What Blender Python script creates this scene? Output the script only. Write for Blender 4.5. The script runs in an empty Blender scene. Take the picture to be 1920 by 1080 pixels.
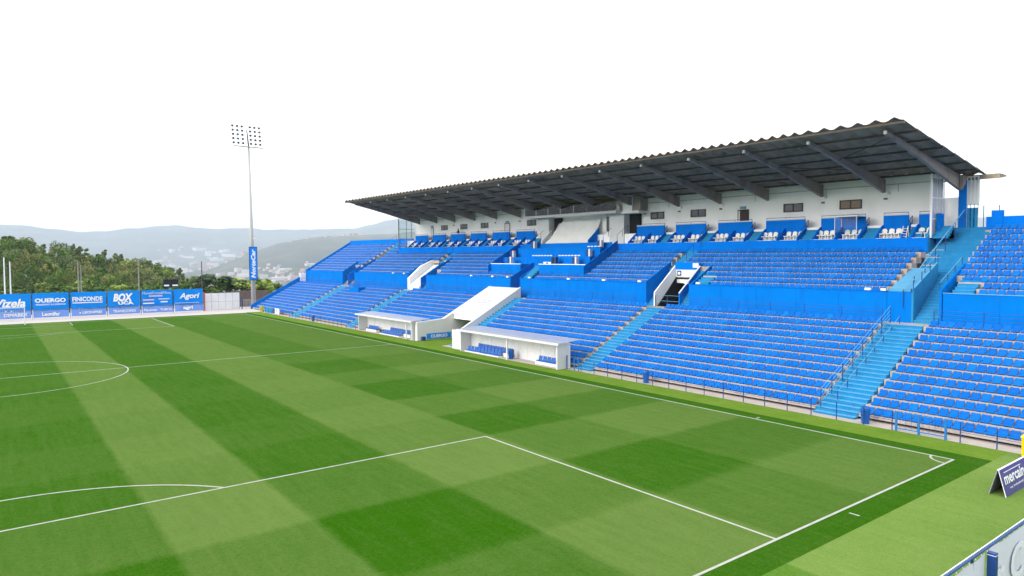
import bpy, math, random
import numpy as np
from mathutils import Vector, Matrix
random.seed(7); rng = np.random.default_rng(7)
scene = bpy.context.scene
COL = scene.collection
R = math.radians

# ------------------------------------------------------------------ camera
CAM = np.array([-34.3006, -12.0464, 9.1082]); YAW, PIT, ROL, FPX = 0.6520, -0.0419, -0.0040, 1278.06
_f = np.array([math.sin(YAW)*math.cos(PIT), math.cos(YAW)*math.cos(PIT), math.sin(PIT)])
_r = np.array([math.cos(YAW), -math.sin(YAW), 0.0]); _u = np.cross(_r, _f)
_rr = math.cos(ROL)*_r + math.sin(ROL)*_u; _uu = -math.sin(ROL)*_r + math.cos(ROL)*_u
cam = bpy.data.cameras.new('camera'); cam.sensor_width = 36.0; cam.lens = FPX/1920*36
cam.clip_start = 0.1; cam.clip_end = 30000
camo = bpy.data.objects.new('camera', cam); COL.objects.link(camo); scene.camera = camo
camo.matrix_world = Matrix(((_rr[0], _uu[0], -_f[0], CAM[0]), (_rr[1], _uu[1], -_f[1], CAM[1]),
                            (_rr[2], _uu[2], -_f[2], CAM[2]), (0, 0, 0, 1)))

# ------------------------------------------------------------------ light: bright overcast
SUN_EL, SUN_AZ = R(27), R(-78)          # azimuth measured from +Y towards +X: the light comes over the pitch
world = bpy.data.worlds.new('World'); scene.world = world; world.use_nodes = True
nt = world.node_tree; bg = nt.nodes['Background']
sky = nt.nodes.new('ShaderNodeTexSky'); sky.sky_type = 'NISHITA'; sky.sun_disc = False
sky.sun_elevation = SUN_EL; sky.sun_rotation = SUN_AZ; sky.dust_density = 4.0; sky.ozone_density = 1.0
sc_ = nt.nodes.new('ShaderNodeVectorMath'); sc_.operation = 'SCALE'; sc_.inputs['Scale'].default_value = 0.10
mix = nt.nodes.new('ShaderNodeMix'); mix.data_type = 'RGBA'; mix.inputs['Factor'].default_value = 0.86
nt.links.new(sky.outputs[0], sc_.inputs[0]); nt.links.new(sc_.outputs[0], mix.inputs['A'])
mix.inputs['B'].default_value = (1.0, 1.0, 1.0, 1)      # the closed white cloud sheet
nt.links.new(mix.outputs['Result'], bg.inputs['Color']); bg.inputs['Strength'].default_value = 1.0
sun = bpy.data.lights.new('sun', 'SUN'); sun.energy = 1.5; sun.angle = R(36); sun.color = (1.0, 0.97, 0.92)
suno = bpy.data.objects.new('sun', sun); COL.objects.link(suno)
sd = Vector((math.sin(SUN_AZ)*math.cos(SUN_EL), math.cos(SUN_AZ)*math.cos(SUN_EL), math.sin(SUN_EL)))
suno.rotation_euler = sd.to_track_quat('Z', 'Y').to_euler()
vs = scene.view_settings; vs.view_transform = 'Standard'; vs.look = 'None'; vs.exposure = 1.3; vs.gamma = 1.0
scene.render.engine = 'CYCLES'; cy = scene.cycles
cy.use_denoising = True; cy.max_bounces = 8; cy.diffuse_bounces = 5; cy.glossy_bounces = 2; cy.transmission_bounces = 4
cy.transparent_max_bounces = 8; cy.volume_bounces = 0; cy.caustics_reflective = False; cy.caustics_refractive = False

# ------------------------------------------------------------------ materials
MAT = {}
def mat(name, col, rough=0.7, var=0.12, scale=3.0, spec=0.3, bump=0.0, col2=None, stain=None, coords='pos', metal=0.0):
    """plain surface with noise variation (two scales), optional second colour and dirt"""
    m = bpy.data.materials.new(name); m.use_nodes = True; t = m.node_tree; n = t.nodes; l = t.links
    b = n['Principled BSDF']; b.inputs['Roughness'].default_value = rough; b.inputs['Metallic'].default_value = metal
    b.inputs['Specular IOR Level'].default_value = spec
    geo = n.new('ShaderNodeNewGeometry')
    nz = n.new('ShaderNodeTexNoise'); nz.inputs['Scale'].default_value = scale; nz.inputs['Detail'].default_value = 6
    nz.inputs['Roughness'].default_value = 0.65
    l.new(geo.outputs['Position'], nz.inputs['Vector'])
    rmp = n.new('ShaderNodeValToRGB'); rmp.color_ramp.elements[0].position = 0.3; rmp.color_ramp.elements[1].position = 0.7
    c = np.array(col); c2 = np.array(col2) if col2 is not None else c*(1+var)
    c1 = c*(1-var) if col2 is None else c
    rmp.color_ramp.elements[0].color = (*c1, 1); rmp.color_ramp.elements[1].color = (*np.clip(c2, 0, 1), 1)
    l.new(nz.outputs['Fac'], rmp.inputs['Fac']); out = rmp.outputs['Color']
    if stain:
        nz2 = n.new('ShaderNodeTexNoise'); nz2.inputs['Scale'].default_value = stain[1]; nz2.inputs['Detail'].default_value = 8
        mp = n.new('ShaderNodeMapping'); mp.inputs['Scale'].default_value = stain[3] if len(stain) > 3 else (1, 1, 0.35)
        l.new(geo.outputs['Position'], mp.inputs['Vector']); l.new(mp.outputs['Vector'], nz2.inputs['Vector'])
        r2 = n.new('ShaderNodeValToRGB'); r2.color_ramp.elements[0].position = 0.5; r2.color_ramp.elements[1].position = 0.78
        l.new(nz2.outputs['Fac'], r2.inputs['Fac'])
        mul = n.new('ShaderNodeMath'); mul.operation = 'MULTIPLY'; mul.inputs[1].default_value = stain[2]
        l.new(r2.outputs['Color'], mul.inputs[0])
        mx = n.new('ShaderNodeMix'); mx.data_type = 'RGBA'; mx.inputs['B'].default_value = (*stain[0], 1)
        l.new(mul.outputs[0], mx.inputs['Factor']); l.new(out, mx.inputs['A']); out = mx.outputs['Result']
    l.new(out, b.inputs['Base Color'])
    if bump:
        bp = n.new('ShaderNodeBump'); bp.inputs['Strength'].default_value = bump; bp.inputs['Distance'].default_value = 0.02
        l.new(nz.outputs['Fac'], bp.inputs['Height']); l.new(bp.outputs['Normal'], b.inputs['Normal'])
    MAT[name] = m; return m

def island_fade(name):
    """every seat its own degree of fading"""
    t = MAT[name].node_tree; pb = t.nodes['Principled BSDF']; src = pb.inputs['Base Color'].links[0].from_socket
    g = t.nodes.new('ShaderNodeNewGeometry'); oi = t.nodes.new('ShaderNodeObjectInfo'); ad = t.nodes.new('ShaderNodeMath'); ad.operation = 'ADD'
    fr = t.nodes.new('ShaderNodeMath'); fr.operation = 'FRACT'
    t.links.new(g.outputs['Random Per Island'], ad.inputs[0]); t.links.new(oi.outputs['Random'], ad.inputs[1]); t.links.new(ad.outputs[0], fr.inputs[0])
    rp = t.nodes.new('ShaderNodeValToRGB'); e = rp.color_ramp.elements; e[0].color = (0.80, 0.82, 0.85, 1); e[1].color = (1.35, 1.16, 1.08, 1)
    k = e.new(0.75); k.color = (1.05, 1.02, 1.0, 1)
    t.links.new(fr.outputs[0], rp.inputs['Fac'])
    mx = t.nodes.new('ShaderNodeMix'); mx.data_type = 'RGBA'; mx.blend_type = 'MULTIPLY'; mx.inputs['Factor'].default_value = 1.0
    t.links.new(src, mx.inputs['A']); t.links.new(rp.outputs['Color'], mx.inputs['B']); t.links.new(mx.outputs['Result'], pb.inputs['Base Color'])
mat('seat_blue', (0.001, 0.12, 0.47), 0.5, 0.06, 1.7, 0.05, stain=((0.004, 0.13, 0.44), 0.6, 0.30, (1, 1, 1)))
island_fade('seat_blue')
mat('wall_blue', (0.0004, 0.15, 0.56), 0.7, 0.08, 0.45, 0.0, stain=((0.004, 0.105, 0.42), 1.6, 0.55, (1, 1, 0.16)))
mat('box_blue', (0.0005, 0.16, 0.66), 0.7, 0.06, 0.5, 0.0, stain=((0.001, 0.11, 0.5), 1.6, 0.5, (1, 1, 0.16)))
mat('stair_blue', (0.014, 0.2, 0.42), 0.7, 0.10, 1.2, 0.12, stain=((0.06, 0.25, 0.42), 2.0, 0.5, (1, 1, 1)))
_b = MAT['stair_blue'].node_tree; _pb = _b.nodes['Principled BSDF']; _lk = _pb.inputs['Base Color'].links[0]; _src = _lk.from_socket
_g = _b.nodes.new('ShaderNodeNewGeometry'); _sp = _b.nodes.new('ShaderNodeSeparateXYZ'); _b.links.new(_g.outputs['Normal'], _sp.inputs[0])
_mx = _b.nodes.new('ShaderNodeMix'); _mx.data_type = 'RGBA'; _mx.blend_type = 'ADD'; _mx.inputs['B'].default_value = (0.07, 0.09, 0.07, 1)   # upward faces paler: tread wear, plus skylight on top put into the colour
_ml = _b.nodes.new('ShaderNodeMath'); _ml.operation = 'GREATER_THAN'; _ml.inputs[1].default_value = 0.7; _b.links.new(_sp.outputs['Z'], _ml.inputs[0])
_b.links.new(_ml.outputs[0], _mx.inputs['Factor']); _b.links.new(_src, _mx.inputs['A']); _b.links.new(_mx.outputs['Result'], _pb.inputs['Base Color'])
mat('rail_blue', (0.008, 0.05, 0.2), 0.45, 0.08, 4, 0.4)
mat('rail_light', (0.1, 0.3, 0.5), 0.45, 0.08, 4, 0.4)
mat('gate_blue', (0.006, 0.14, 0.4), 0.5, 0.08, 4, 0.4)
mat('concrete_pink', (0.38, 0.33, 0.315), 0.85, 0.14, 2.5, 0.2, 0.25, stain=((0.13, 0.11, 0.10), 1.3, 0.6, (1, 1, 1)))
mat('concrete_path', (0.36, 0.32, 0.295), 0.85, 0.10, 1.2, 0.2, 0.2, stain=((0.30, 0.26, 0.23), 0.6, 0.5, (1, 1, 1)))
mat('concrete_pale', (0.42, 0.39, 0.375), 0.85, 0.06, 0.6, 0.2, 0.1)
mat('concrete_dark', (0.05, 0.047, 0.045), 0.9, 0.15, 2)
mat('concrete_grey', (0.31, 0.272, 0.24), 0.8, 0.12, 1.5, 0.2, 0.2, stain=((0.06, 0.055, 0.05), 0.8, 0.6))
mat('roof_sheet', (0.315, 0.255, 0.195), 0.9, 0.2, 1.2, 0.15, 0.2, stain=((0.045, 0.04, 0.032), 0.55, 0.75, (1, 1, 1)))
mat('purlin', (0.075, 0.06, 0.048), 0.85, 0.2, 2)
mat('wall_white', (0.87, 0.87, 0.87), 0.75, 0.03, 0.35, 0.25, stain=((0.52, 0.52, 0.52), 0.5, 0.35))
mat('paint_white', (0.6, 0.6, 0.6), 0.6, 0.03, 1.0, 0.3, stain=((0.55, 0.56, 0.55), 1.2, 0.3))
mat('plastic_white', (0.7, 0.7, 0.69), 0.4, 0.03, 2, 0.4)
mat('dugout_white', (0.58, 0.58, 0.585), 0.6, 0.05, 1.0, 0.2, stain=((0.42, 0.42, 0.41), 1.4, 0.5, (1, 1, 0.3)))
mat('tarp_white', (0.72, 0.73, 0.72), 0.55, 0.05, 1.5, 0.3, 0.4)
mat('line_white', (0.36, 0.37, 0.34), 0.9, 0.06, 6, 0.1, stain=((0.16, 0.22, 0.10), 3.0, 0.6, (1, 1, 1)))
mat('frame_black', (0.012, 0.012, 0.014), 0.4, 0.1, 3)
mat('glass_dark', (0.06, 0.06, 0.066), 0.12, 0.25, 0.8, 0.6)
mat('curtain_brown', (0.16, 0.10, 0.055), 0.3, 0.25, 1.2, 0.5)
mat('door_brown', (0.035, 0.012, 0.010), 0.5, 0.2, 2)
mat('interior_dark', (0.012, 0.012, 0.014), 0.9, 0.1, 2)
mat('steel_grey', (0.46, 0.46, 0.45), 0.6, 0.06, 1.5, 0.2, stain=((0.34, 0.34, 0.33), 0.5, 0.4))
mat('steel_white', (0.70, 0.71, 0.72), 0.45, 0.05, 2, 0.4)
mat('lamp_dark', (0.09, 0.09, 0.095), 0.4, 0.1, 3, 0.5)
mat('lens_grey', (0.12, 0.12, 0.13), 0.15, 0.1, 3, 0.8)
mat('banner_blue', (0.002, 0.23, 0.74), 0.7, 0.08, 0.6, 0.05)
mat('banner_violet', (0.16, 0.29, 0.7), 0.7, 0.12, 0.5, 0.05)
mat('letter_white', (0.80, 0.81, 0.82), 0.6, 0.03, 2, 0.3)
mat('letter_pale', (0.45, 0.58, 0.78), 0.6, 0.05, 2, 0.3)
mat('letter_pink', (0.72, 0.50, 0.55), 0.6, 0.05, 2, 0.3)
mat('letter_grey', (0.28, 0.29, 0.36), 0.7, 0.1, 2, 0.3)
mat('letter_faint', (0.7, 0.71, 0.79), 0.6, 0.02, 2)
mat('banner_white', (0.62, 0.64, 0.74), 0.6, 0.04, 0.8, 0.3, stain=((0.52, 0.55, 0.68), 1.0, 0.4, (1, 1, 1)))
mat('navy', (0.003, 0.04, 0.19), 0.4, 0.1, 2, 0.4)
mat('purple', (0.075, 0.06, 0.24), 0.35, 0.06, 1.2, 0.5)
mat('board_grey', (0.25, 0.26, 0.28), 0.5, 0.08, 2)
mat('yellow', (0.6, 0.48, 0.0), 0.4, 0.05, 2, 0.4)
mat('bin_blue', (0.005, 0.085, 0.36), 0.4, 0.08, 2, 0.4)
mat('panel_grey', (0.7, 0.7, 0.7), 0.7, 0.06, 0.8, 0.3)
mat('wall_brown', (0.13, 0.1, 0.085), 0.85, 0.2, 1.0)
mat('pole_concrete', (0.24, 0.225, 0.2), 0.85, 0.12, 2)
mat('pole_dark', (0.06, 0.065, 0.07), 0.6, 0.1, 2)
mat('orange_board', (0.45, 0.14, 0.05), 0.7, 0.2, 2)
mat('bark', (0.07, 0.05, 0.035), 0.9, 0.3, 6)
mat('house_white', (0.44, 0.42, 0.41), 0.8, 0.05, 0.01)
mat('house_cream', (0.3, 0.26, 0.23), 0.8, 0.05, 0.01)
mat('roof_tile', (0.24, 0.12, 0.085), 0.85, 0.15, 0.05)
mat('net_white', (0.7, 0.7, 0.7), 0.7, 0.02, 2)

def glass_mat():
    m = bpy.data.materials.new('clear_glass'); m.use_nodes = True; n = m.node_tree.nodes; l = m.node_tree.links
    b = n['Principled BSDF']; n.remove(b)
    tr = n.new('ShaderNodeBsdfTransparent'); tr.inputs[0].default_value = (0.90, 0.94, 0.93, 1)
    gl = n.new('ShaderNodeBsdfGlossy'); gl.inputs['Roughness'].default_value = 0.03
    fr = n.new('ShaderNodeFresnel'); fr.inputs[0].default_value = 1.45
    mx = n.new('ShaderNodeMixShader'); l.new(fr.outputs[0], mx.inputs[0]); l.new(tr.outputs[0], mx.inputs[1]); l.new(gl.outputs[0], mx.inputs[2])
    l.new(mx.outputs[0], n['Material Output'].inputs['Surface']); MAT['clear_glass'] = m
glass_mat()
def sheet_mat():   # milky dugout roof sheet
    m = bpy.data.materials.new('milky_sheet'); m.use_nodes = True; n = m.node_tree.nodes; l = m.node_tree.links
    b = n['Principled BSDF']; b.inputs['Base Color'].default_value = (0.46, 0.47, 0.54, 1); b.inputs['Roughness'].default_value = 0.3
    tr = n.new('ShaderNodeBsdfTransparent'); mx = n.new('ShaderNodeMixShader'); mx.inputs[0].default_value = 0.42
    l.new(tr.outputs[0], mx.inputs[1]); l.new(b.outputs[0], mx.inputs[2]); l.new(mx.outputs[0], n['Material Output'].inputs['Surface'])
    MAT['milky_sheet'] = m
sheet_mat()

def grass_mat(name, mode):
    m = bpy.data.materials.new(name); m.use_nodes = True; t = m.node_tree; n = t.nodes; l = t.links
    b = n['Principled BSDF']; b.inputs['Roughness'].default_value = 0.9; b.inputs['Specular IOR Level'].default_value = 0.0
    geo = n.new('ShaderNodeNewGeometry'); sep = n.new('ShaderNodeSeparateXYZ'); l.new(geo.outputs['Position'], sep.inputs[0])
    def noise(scale, det=4, rough=0.6, sx=(1, 1, 1)):
        mp = n.new('ShaderNodeMapping'); mp.inputs['Scale'].default_value = sx; l.new(geo.outputs['Position'], mp.inputs['Vector'])
        z = n.new('ShaderNodeTexNoise'); z.inputs['Scale'].default_value = scale; z.inputs['Detail'].default_value = det
        z.inputs['Roughness'].default_value = rough; l.new(mp.outputs[0], z.inputs['Vector']); return z.outputs['Fac']
    def math_(op, a, c):
        z = n.new('ShaderNodeMath'); z.operation = op
        for i, v in enumerate((a, c)):
            if isinstance(v, (int, float)): z.inputs[i].default_value = v
            else: l.new(v, z.inputs[i])
        return z.outputs[0]
    def band(sock, edges, vals, lo, hi, soft):
        # piecewise bands along an axis, with slightly ragged mowing edges
        wob = math_('MULTIPLY', math_('SUBTRACT', noise(0.9, 5, 0.7), 0.5), 0.42)
        s = math_('ADD', sock, wob)
        mr = n.new('ShaderNodeMapRange'); mr.inputs[1].default_value = lo; mr.inputs[2].default_value = hi; l.new(s, mr.inputs[0])
        rp = n.new('ShaderNodeValToRGB'); e = rp.color_ramp.elements; W = hi-lo
        vals = [max(0.0, q) for q in vals]; e[0].position = 0; e[0].color = (vals[0],)*3+(1,); e[1].position = 1; e[1].color = (vals[-1],)*3+(1,)
        for i, x in enumerate(edges):
            a = e.new((x-soft-lo)/W); a.color = (vals[i],)*3+(1,)
            c = e.new((x+soft-lo)/W); c.color = (vals[i+1],)*3+(1,)
        l.new(mr.outputs[0], rp.inputs['Fac']); return rp.outputs['Color']
    if mode == 'pitch':
        colv = band(sep.outputs['X'], [-48, -42, -36, -30, -25.5, -20, -14, -7.7, 0.12], [0.5, 0.1, 0.9, 0.10, 0.85, 0.06, 0.86, 0.22, 0.58, 0.05], -72, 4, 0.06)
        crs = band(sep.outputs['Y'], [0.05, 5.4, 10.9, 16.5, 22, 27.6, 34, 40, 47, 53], [-0.35, 0.70, 0.12, 0.78, 0.16, 0.80, 0.22, 0.68, 0.30, 0.62, 0.5], -2, 110, 0.06)
        msk = math_('MAXIMUM', math_('GREATER_THAN', sep.outputs['X'], -14.0), math_('LESS_THAN', sep.outputs['Y'], 16.5))
        crs = math_('ADD', math_('MULTIPLY', crs, msk), math_('MULTIPLY', math_('SUBTRACT', 1.0, msk), math_('ADD', 0.33, math_('MULTIPLY', crs, 0.3))))
        f = math_('ADD', math_('MULTIPLY', colv, 0.54), math_('MULTIPLY', crs, 0.46))
        edge = math_('MAXIMUM', math_('GREATER_THAN', sep.outputs['X'], 0.1), math_('LESS_THAN', sep.outputs['Y'], 0.0))   # unmown strip outside the lines
        f = math_('ADD', math_('MULTIPLY', f, math_('SUBTRACT', 1.0, edge)), math_('MULTIPLY', edge, 0.14))
        A, B = (0.016, 0.077, 0.0002), (0.102, 0.158, 0.039)
    elif mode == 'verge':
        f = math_('MULTIPLY', noise(0.4, 4), 0.9); A, B = (0.062, 0.140, 0.008), (0.155, 0.225, 0.040)
    else:
        tile = band(sep.outputs['X'], [-15.6], [0.12, 0.62], -40, 5, 0.02)
        f = math_('ADD', math_('MULTIPLY', tile, 0.7), math_('MULTIPLY', noise(0.30, 3), 0.45)); A, B = (0.040, 0.125, 0.006), (0.165, 0.235, 0.062)
    # blades, wear and slow patches
    f = math_('ADD', f, math_('MULTIPLY', math_('SUBTRACT', noise(0.16, 5), 0.5), 0.22))
    f = math_('ADD', f, math_('MULTIPLY', math_('SUBTRACT', noise(1.6, 6, 0.75), 0.5), 0.34))
    f = math_('ADD', f, math_('MULTIPLY', math_('SUBTRACT', noise(3.0, 5, 0.7, (1.0, 0.10, 1)), 0.5), 0.50))      # mower lines
    f = math_('ADD', f, math_('MULTIPLY', math_('SUBTRACT', noise(6.5, 6, 0.9), 0.5), 1.15))                        # tufts
    f = math_('ADD', f, math_('MULTIPLY', math_('SUBTRACT', noise(26, 4, 0.9), 0.5), 1.3))                         # blades
    cl = n.new('ShaderNodeClamp'); l.new(f, cl.inputs[0])
    mx = n.new('ShaderNodeMix'); mx.data_type = 'RGBA'; mx.inputs['A'].default_value = (*A, 1); mx.inputs['B'].default_value = (*B, 1)
    l.new(cl.outputs[0], mx.inputs['Factor']); out = mx.outputs['Result']
    rp = n.new('ShaderNodeValToRGB'); rp.color_ramp.elements[0].position = 0.66; rp.color_ramp.elements[1].position = 0.80
    l.new(noise(0.35, 6, 0.7), rp.inputs['Fac'])
    m2 = n.new('ShaderNodeMix'); m2.data_type = 'RGBA'; m2.inputs['B'].default_value = (0.085, 0.115, 0.014, 1)
    l.new(math_('MULTIPLY', rp.outputs['Color'], 0.5), m2.inputs['Factor']); l.new(out, m2.inputs['A'])
    l.new(m2.outputs['Result'], b.inputs['Base Color'])
    bp = n.new('ShaderNodeBump'); bp.inputs['Strength'].default_value = 0.5; bp.inputs['Distance'].default_value = 0.03
    l.new(noise(20, 5, 0.8), bp.inputs['Height']); l.new(bp.outputs[0], b.inputs['Normal'])
    MAT[name] = m
grass_mat('grass_pitch', 'pitch'); grass_mat('turf_verge', 'verge'); grass_mat('turf_runoff', 'runoff')

def leaf_mat(name, a, c, yellow=0.0):
    m = bpy.data.materials.new(name); m.use_nodes = True; t = m.node_tree; n = t.nodes; l = t.links
    b = n['Principled BSDF']; b.inputs['Roughness'].default_value = 0.75; b.inputs['Specular IOR Level'].default_value = 0.15
    oi = n.new('ShaderNodeObjectInfo'); geo = n.new('ShaderNodeNewGeometry')
    nz = n.new('ShaderNodeTexNoise'); nz.inputs['Scale'].default_value = 0.28; nz.inputs['Detail'].default_value = 5
    l.new(geo.outputs['Position'], nz.inputs['Vector'])
    ad = n.new('ShaderNodeMath'); ad.operation = 'ADD'; l.new(nz.outputs['Fac'], ad.inputs[0])
    ri = n.new('ShaderNodeMath'); ri.operation = 'MULTIPLY_ADD'; ri.inputs[1].default_value = 0.5; ri.inputs[2].default_value = -0.25
    l.new(oi.outputs['Random'], ri.inputs[0]); l.new(ri.outputs[0], ad.inputs[1])
    rp = n.new('ShaderNodeValToRGB'); rp.color_ramp.elements[0].position = 0.25; rp.color_ramp.elements[1].position = 0.8
    rp.color_ramp.elements[0].color = (*a, 1); rp.color_ramp.elements[1].color = (*c, 1)
    l.new(ad.outputs[0], rp.inputs['Fac']); l.new(rp.outputs['Color'], b.inputs['Base Color']); MAT[name] = m
leaf_mat('leaf_green', (0.068, 0.135, 0.026), (0.29, 0.38, 0.08))
leaf_mat('leaf_dark', (0.062, 0.098, 0.044), (0.22, 0.28, 0.10))
leaf_mat('leaf_olive', (0.115, 0.150, 0.050), (0.34, 0.34, 0.10))

def terrain_mat():
    m = bpy.data.materials.new('terrain'); m.use_nodes = True; t = m.node_tree; n = t.nodes; l = t.links
    b = n['Principled BSDF']; b.inputs['Roughness'].default_value = 0.95; b.inputs['Specular IOR Level'].default_value = 0.05
    geo = n.new('ShaderNodeNewGeometry')
    n1 = n.new('ShaderNodeTexNoise'); n1.inputs['Scale'].default_value = 0.0032; n1.inputs['Detail'].default_value = 9; n1.inputs['Roughness'].default_value = 0.7
    n2 = n.new('ShaderNodeTexNoise'); n2.inputs['Scale'].default_value = 0.03; n2.inputs['Detail'].default_value = 6
    for z in (n1, n2): l.new(geo.outputs['Position'], z.inputs['Vector'])
    r1 = n.new('ShaderNodeValToRGB'); e = r1.color_ramp.elements
    e[0].position = 0.38; e[0].color = (0.034, 0.042, 0.030, 1); e[1].position = 0.72; e[1].color = (0.17, 0.165, 0.10, 1)
    k = e.new(0.55); k.color = (0.065, 0.072, 0.045, 1)
    l.new(n1.outputs['Fac'], r1.inputs['Fac'])
    mx = n.new('ShaderNodeMix'); mx.data_type = 'RGBA'; mx.blend_type = 'MULTIPLY'; mx.inputs['Factor'].default_value = 0.7
    r2 = n.new('ShaderNodeValToRGB'); r2.color_ramp.elements[0].color = (0.45,)*3+(1,); r2.color_ramp.elements[1].color = (1.3,)*3+(1,)
    l.new(n2.outputs['Fac'], r2.inputs['Fac']); l.new(r1.outputs['Color'], mx.inputs['A']); l.new(r2.outputs['Color'], mx.inputs['B'])
    l.new(mx.outputs['Result'], b.inputs['Base Color']); MAT['terrain'] = m
terrain_mat()

# ------------------------------------------------------------------ mesh helpers
WL = {}
def lean(P):
    """the stand's upper works climb very slightly towards the far end"""
    P = np.array(P, float)
    c = 0.009*np.clip((P[..., 2]-4.8)/8, 0, 1)
    P[..., 2] = P[..., 2]+c*(P[..., 1]-10)
    return P
class MB:
    def __init__(s): s.v = []; s.f = []
    def add(s, V, F):
        o = len(s.v); s.v += [tuple(p) for p in V]; s.f += [tuple(i+o for i in q) for q in F]; return s
    def box(s, x0, y0, z0, x1, y1, z1):
        x0, x1 = sorted((x0, x1)); y0, y1 = sorted((y0, y1)); z0, z1 = sorted((z0, z1))
        V = [(x0, y0, z0), (x1, y0, z0), (x1, y1, z0), (x0, y1, z0), (x0, y0, z1), (x1, y0, z1), (x1, y1, z1), (x0, y1, z1)]
        return s.add(V, [(3, 2, 1, 0), (4, 5, 6, 7), (0, 1, 5, 4), (1, 2, 6, 5), (2, 3, 7, 6), (3, 0, 4, 7)])
    def prism(s, poly, y0, y1, n=1):
        """polygon in (x,z) extruded along y"""
        k = len(poly); V = []; ys = [y0+(y1-y0)*i/n for i in range(n+1)]
        for y in ys: V += [(x, y, z) for x, z in poly]
        F = [tuple(range(k)), tuple(range(n*k+k-1, n*k-1, -1))]
        for j in range(n):
            for i in range(k): F.append((j*k+i, (j+1)*k+i, (j+1)*k+(i+1) % k, j*k+(i+1) % k))
        return s.add(V, F)
    def tube(s, a, b, r, n=6, r2=None, cap=True):
        a = np.array(a, float); b = np.array(b, float); d = b-a; d /= np.linalg.norm(d)
        u = np.cross(d, (0, 0, 1)); 
        if np.linalg.norm(u) < 1e-3: u = np.cross(d, (0, 1, 0))
        u /= np.linalg.norm(u); w = np.cross(d, u); r2 = r if r2 is None else r2
        V = [a+r*(math.cos(t)*u+math.sin(t)*w) for t in np.arange(n)*2*math.pi/n]+[b+r2*(math.cos(t)*u+math.sin(t)*w) for t in np.arange(n)*2*math.pi/n]
        F = [(i, (i+1) % n, n+(i+1) % n, n+i) for i in range(n)]
        if cap: F += [tuple(range(n-1, -1, -1)), tuple(range(n, 2*n))]
        return s.add(V, F)
    def sph(s, c, r, n=8, m=5, sc=(1, 1, 1)):
        V = []; F = []
        for j in range(m+1):
            p = math.pi*j/m
            for i in range(n): t = 2*math.pi*i/n; V.append((c[0]+r*sc[0]*math.sin(p)*math.cos(t), c[1]+r*sc[1]*math.sin(p)*math.sin(t), c[2]+r*sc[2]*math.cos(p)))
        for j in range(m):
            for i in range(n): F.append((j*n+i, (j+1)*n+i, (j+1)*n+(i+1) % n, j*n+(i+1) % n))
        return s.add(V, F)
    def mesh(s, name, org=(0, 0, 0), warp=False):
        V = np.array(s.v, float).reshape(-1, 3)
        if warp: V = lean(V)
        V = V-np.array(org)
        m = bpy.data.meshes.new(name); m.from_pydata(V.tolist(), [], s.f); m.update(); return m
    def build(s, name, mt, parent=None, smooth=False, warp=None):
        org = WL[parent.name] if parent else np.zeros(3)
        if warp is None: warp = parent is not None and parent.name in LEANING
        m = s.mesh(name, org, warp); m.materials.append(MAT[mt])
        if smooth: m.polygons.foreach_set('use_smooth', [True]*len(m.polygons))
        o = bpy.data.objects.new(name, m); COL.objects.link(o)
        if parent: o.parent = parent
        WL[o.name] = org
        if warp: LEANING.add(o.name)
        return o
LEANING = set()
def root(name, loc, label, cat, group=None, kind=None):
    o = bpy.data.objects.new(name, None); COL.objects.link(o); o.location = loc; WL[o.name] = np.array(loc, float)
    tag(o, label, cat, group, kind); return o
def tag(o, label=None, cat=None, group=None, kind=None):
    for k, v in (('label', label), ('category', cat), ('group', group), ('kind', kind)):
        if v: o[k] = v
    return o
def inst(name, mesh, pos, parent=None, rot=None, scale=None):
    """an object of its own sharing mesh data; pos is in world space"""
    o = bpy.data.objects.new(name, mesh); COL.objects.link(o)
    pos = np.array(pos, float)
    if parent is not None:
        if parent.name in LEANING: pos = lean(pos)
        pos = pos-WL[parent.name]; o.parent = parent
    o.location = pos
    if rot is not None: o.rotation_euler = rot
    if scale is not None: o.scale = scale
    WL[o.name] = (WL[parent.name] if parent is not None else 0)+pos
    return o
def struct(name, mb, mt, **k): o = mb.build(name, mt, **k); o['kind'] = 'structure'; return o
def text(name, s, mt, parent, origin, xdir, up, width=None, height=None, shear=0.0, bold=0.0, thick=0.01, align='L'):
    c = bpy.data.curves.new(name, 'FONT'); c.body = s; c.shear = shear; c.offset = bold; c.extrude = 0.0; c.resolution_u = 3
    o = bpy.data.objects.new(name, c); COL.objects.link(o)
    dg = bpy.context.evaluated_depsgraph_get(); me = bpy.data.meshes.new_from_object(o.evaluated_get(dg))
    bpy.data.objects.remove(o); bpy.data.curves.remove(c)
    V = np.array([v.co[:] for v in me.vertices]); F = [tuple(p.vertices) for p in me.polygons]; bpy.data.meshes.remove(me)
    mn, mx_ = V.min(0), V.max(0); V = V-mn; W, H = (mx_-mn)[:2]
    sx = width/W if width else height/H; sy = height/H if height else width/W
    if not width: sx = sy
    x = np.array(xdir, float); x /= np.linalg.norm(x); u = np.array(up, float); u /= np.linalg.norm(u); nn = np.cross(x, u)
    Pf = np.array(origin)+np.outer(V[:, 0]*sx, x)+np.outer(V[:, 1]*sy, u)
    mb = MB(); mb.add(Pf+nn*thick, F)
    return mb.build(name, mt, parent, warp=False)

def px(P):
    q = np.array(P, float)-CAM; z = q@_f
    return 960+FPX*(q@_rr)/z, 540-FPX*(q@_uu)/z, z

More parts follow.
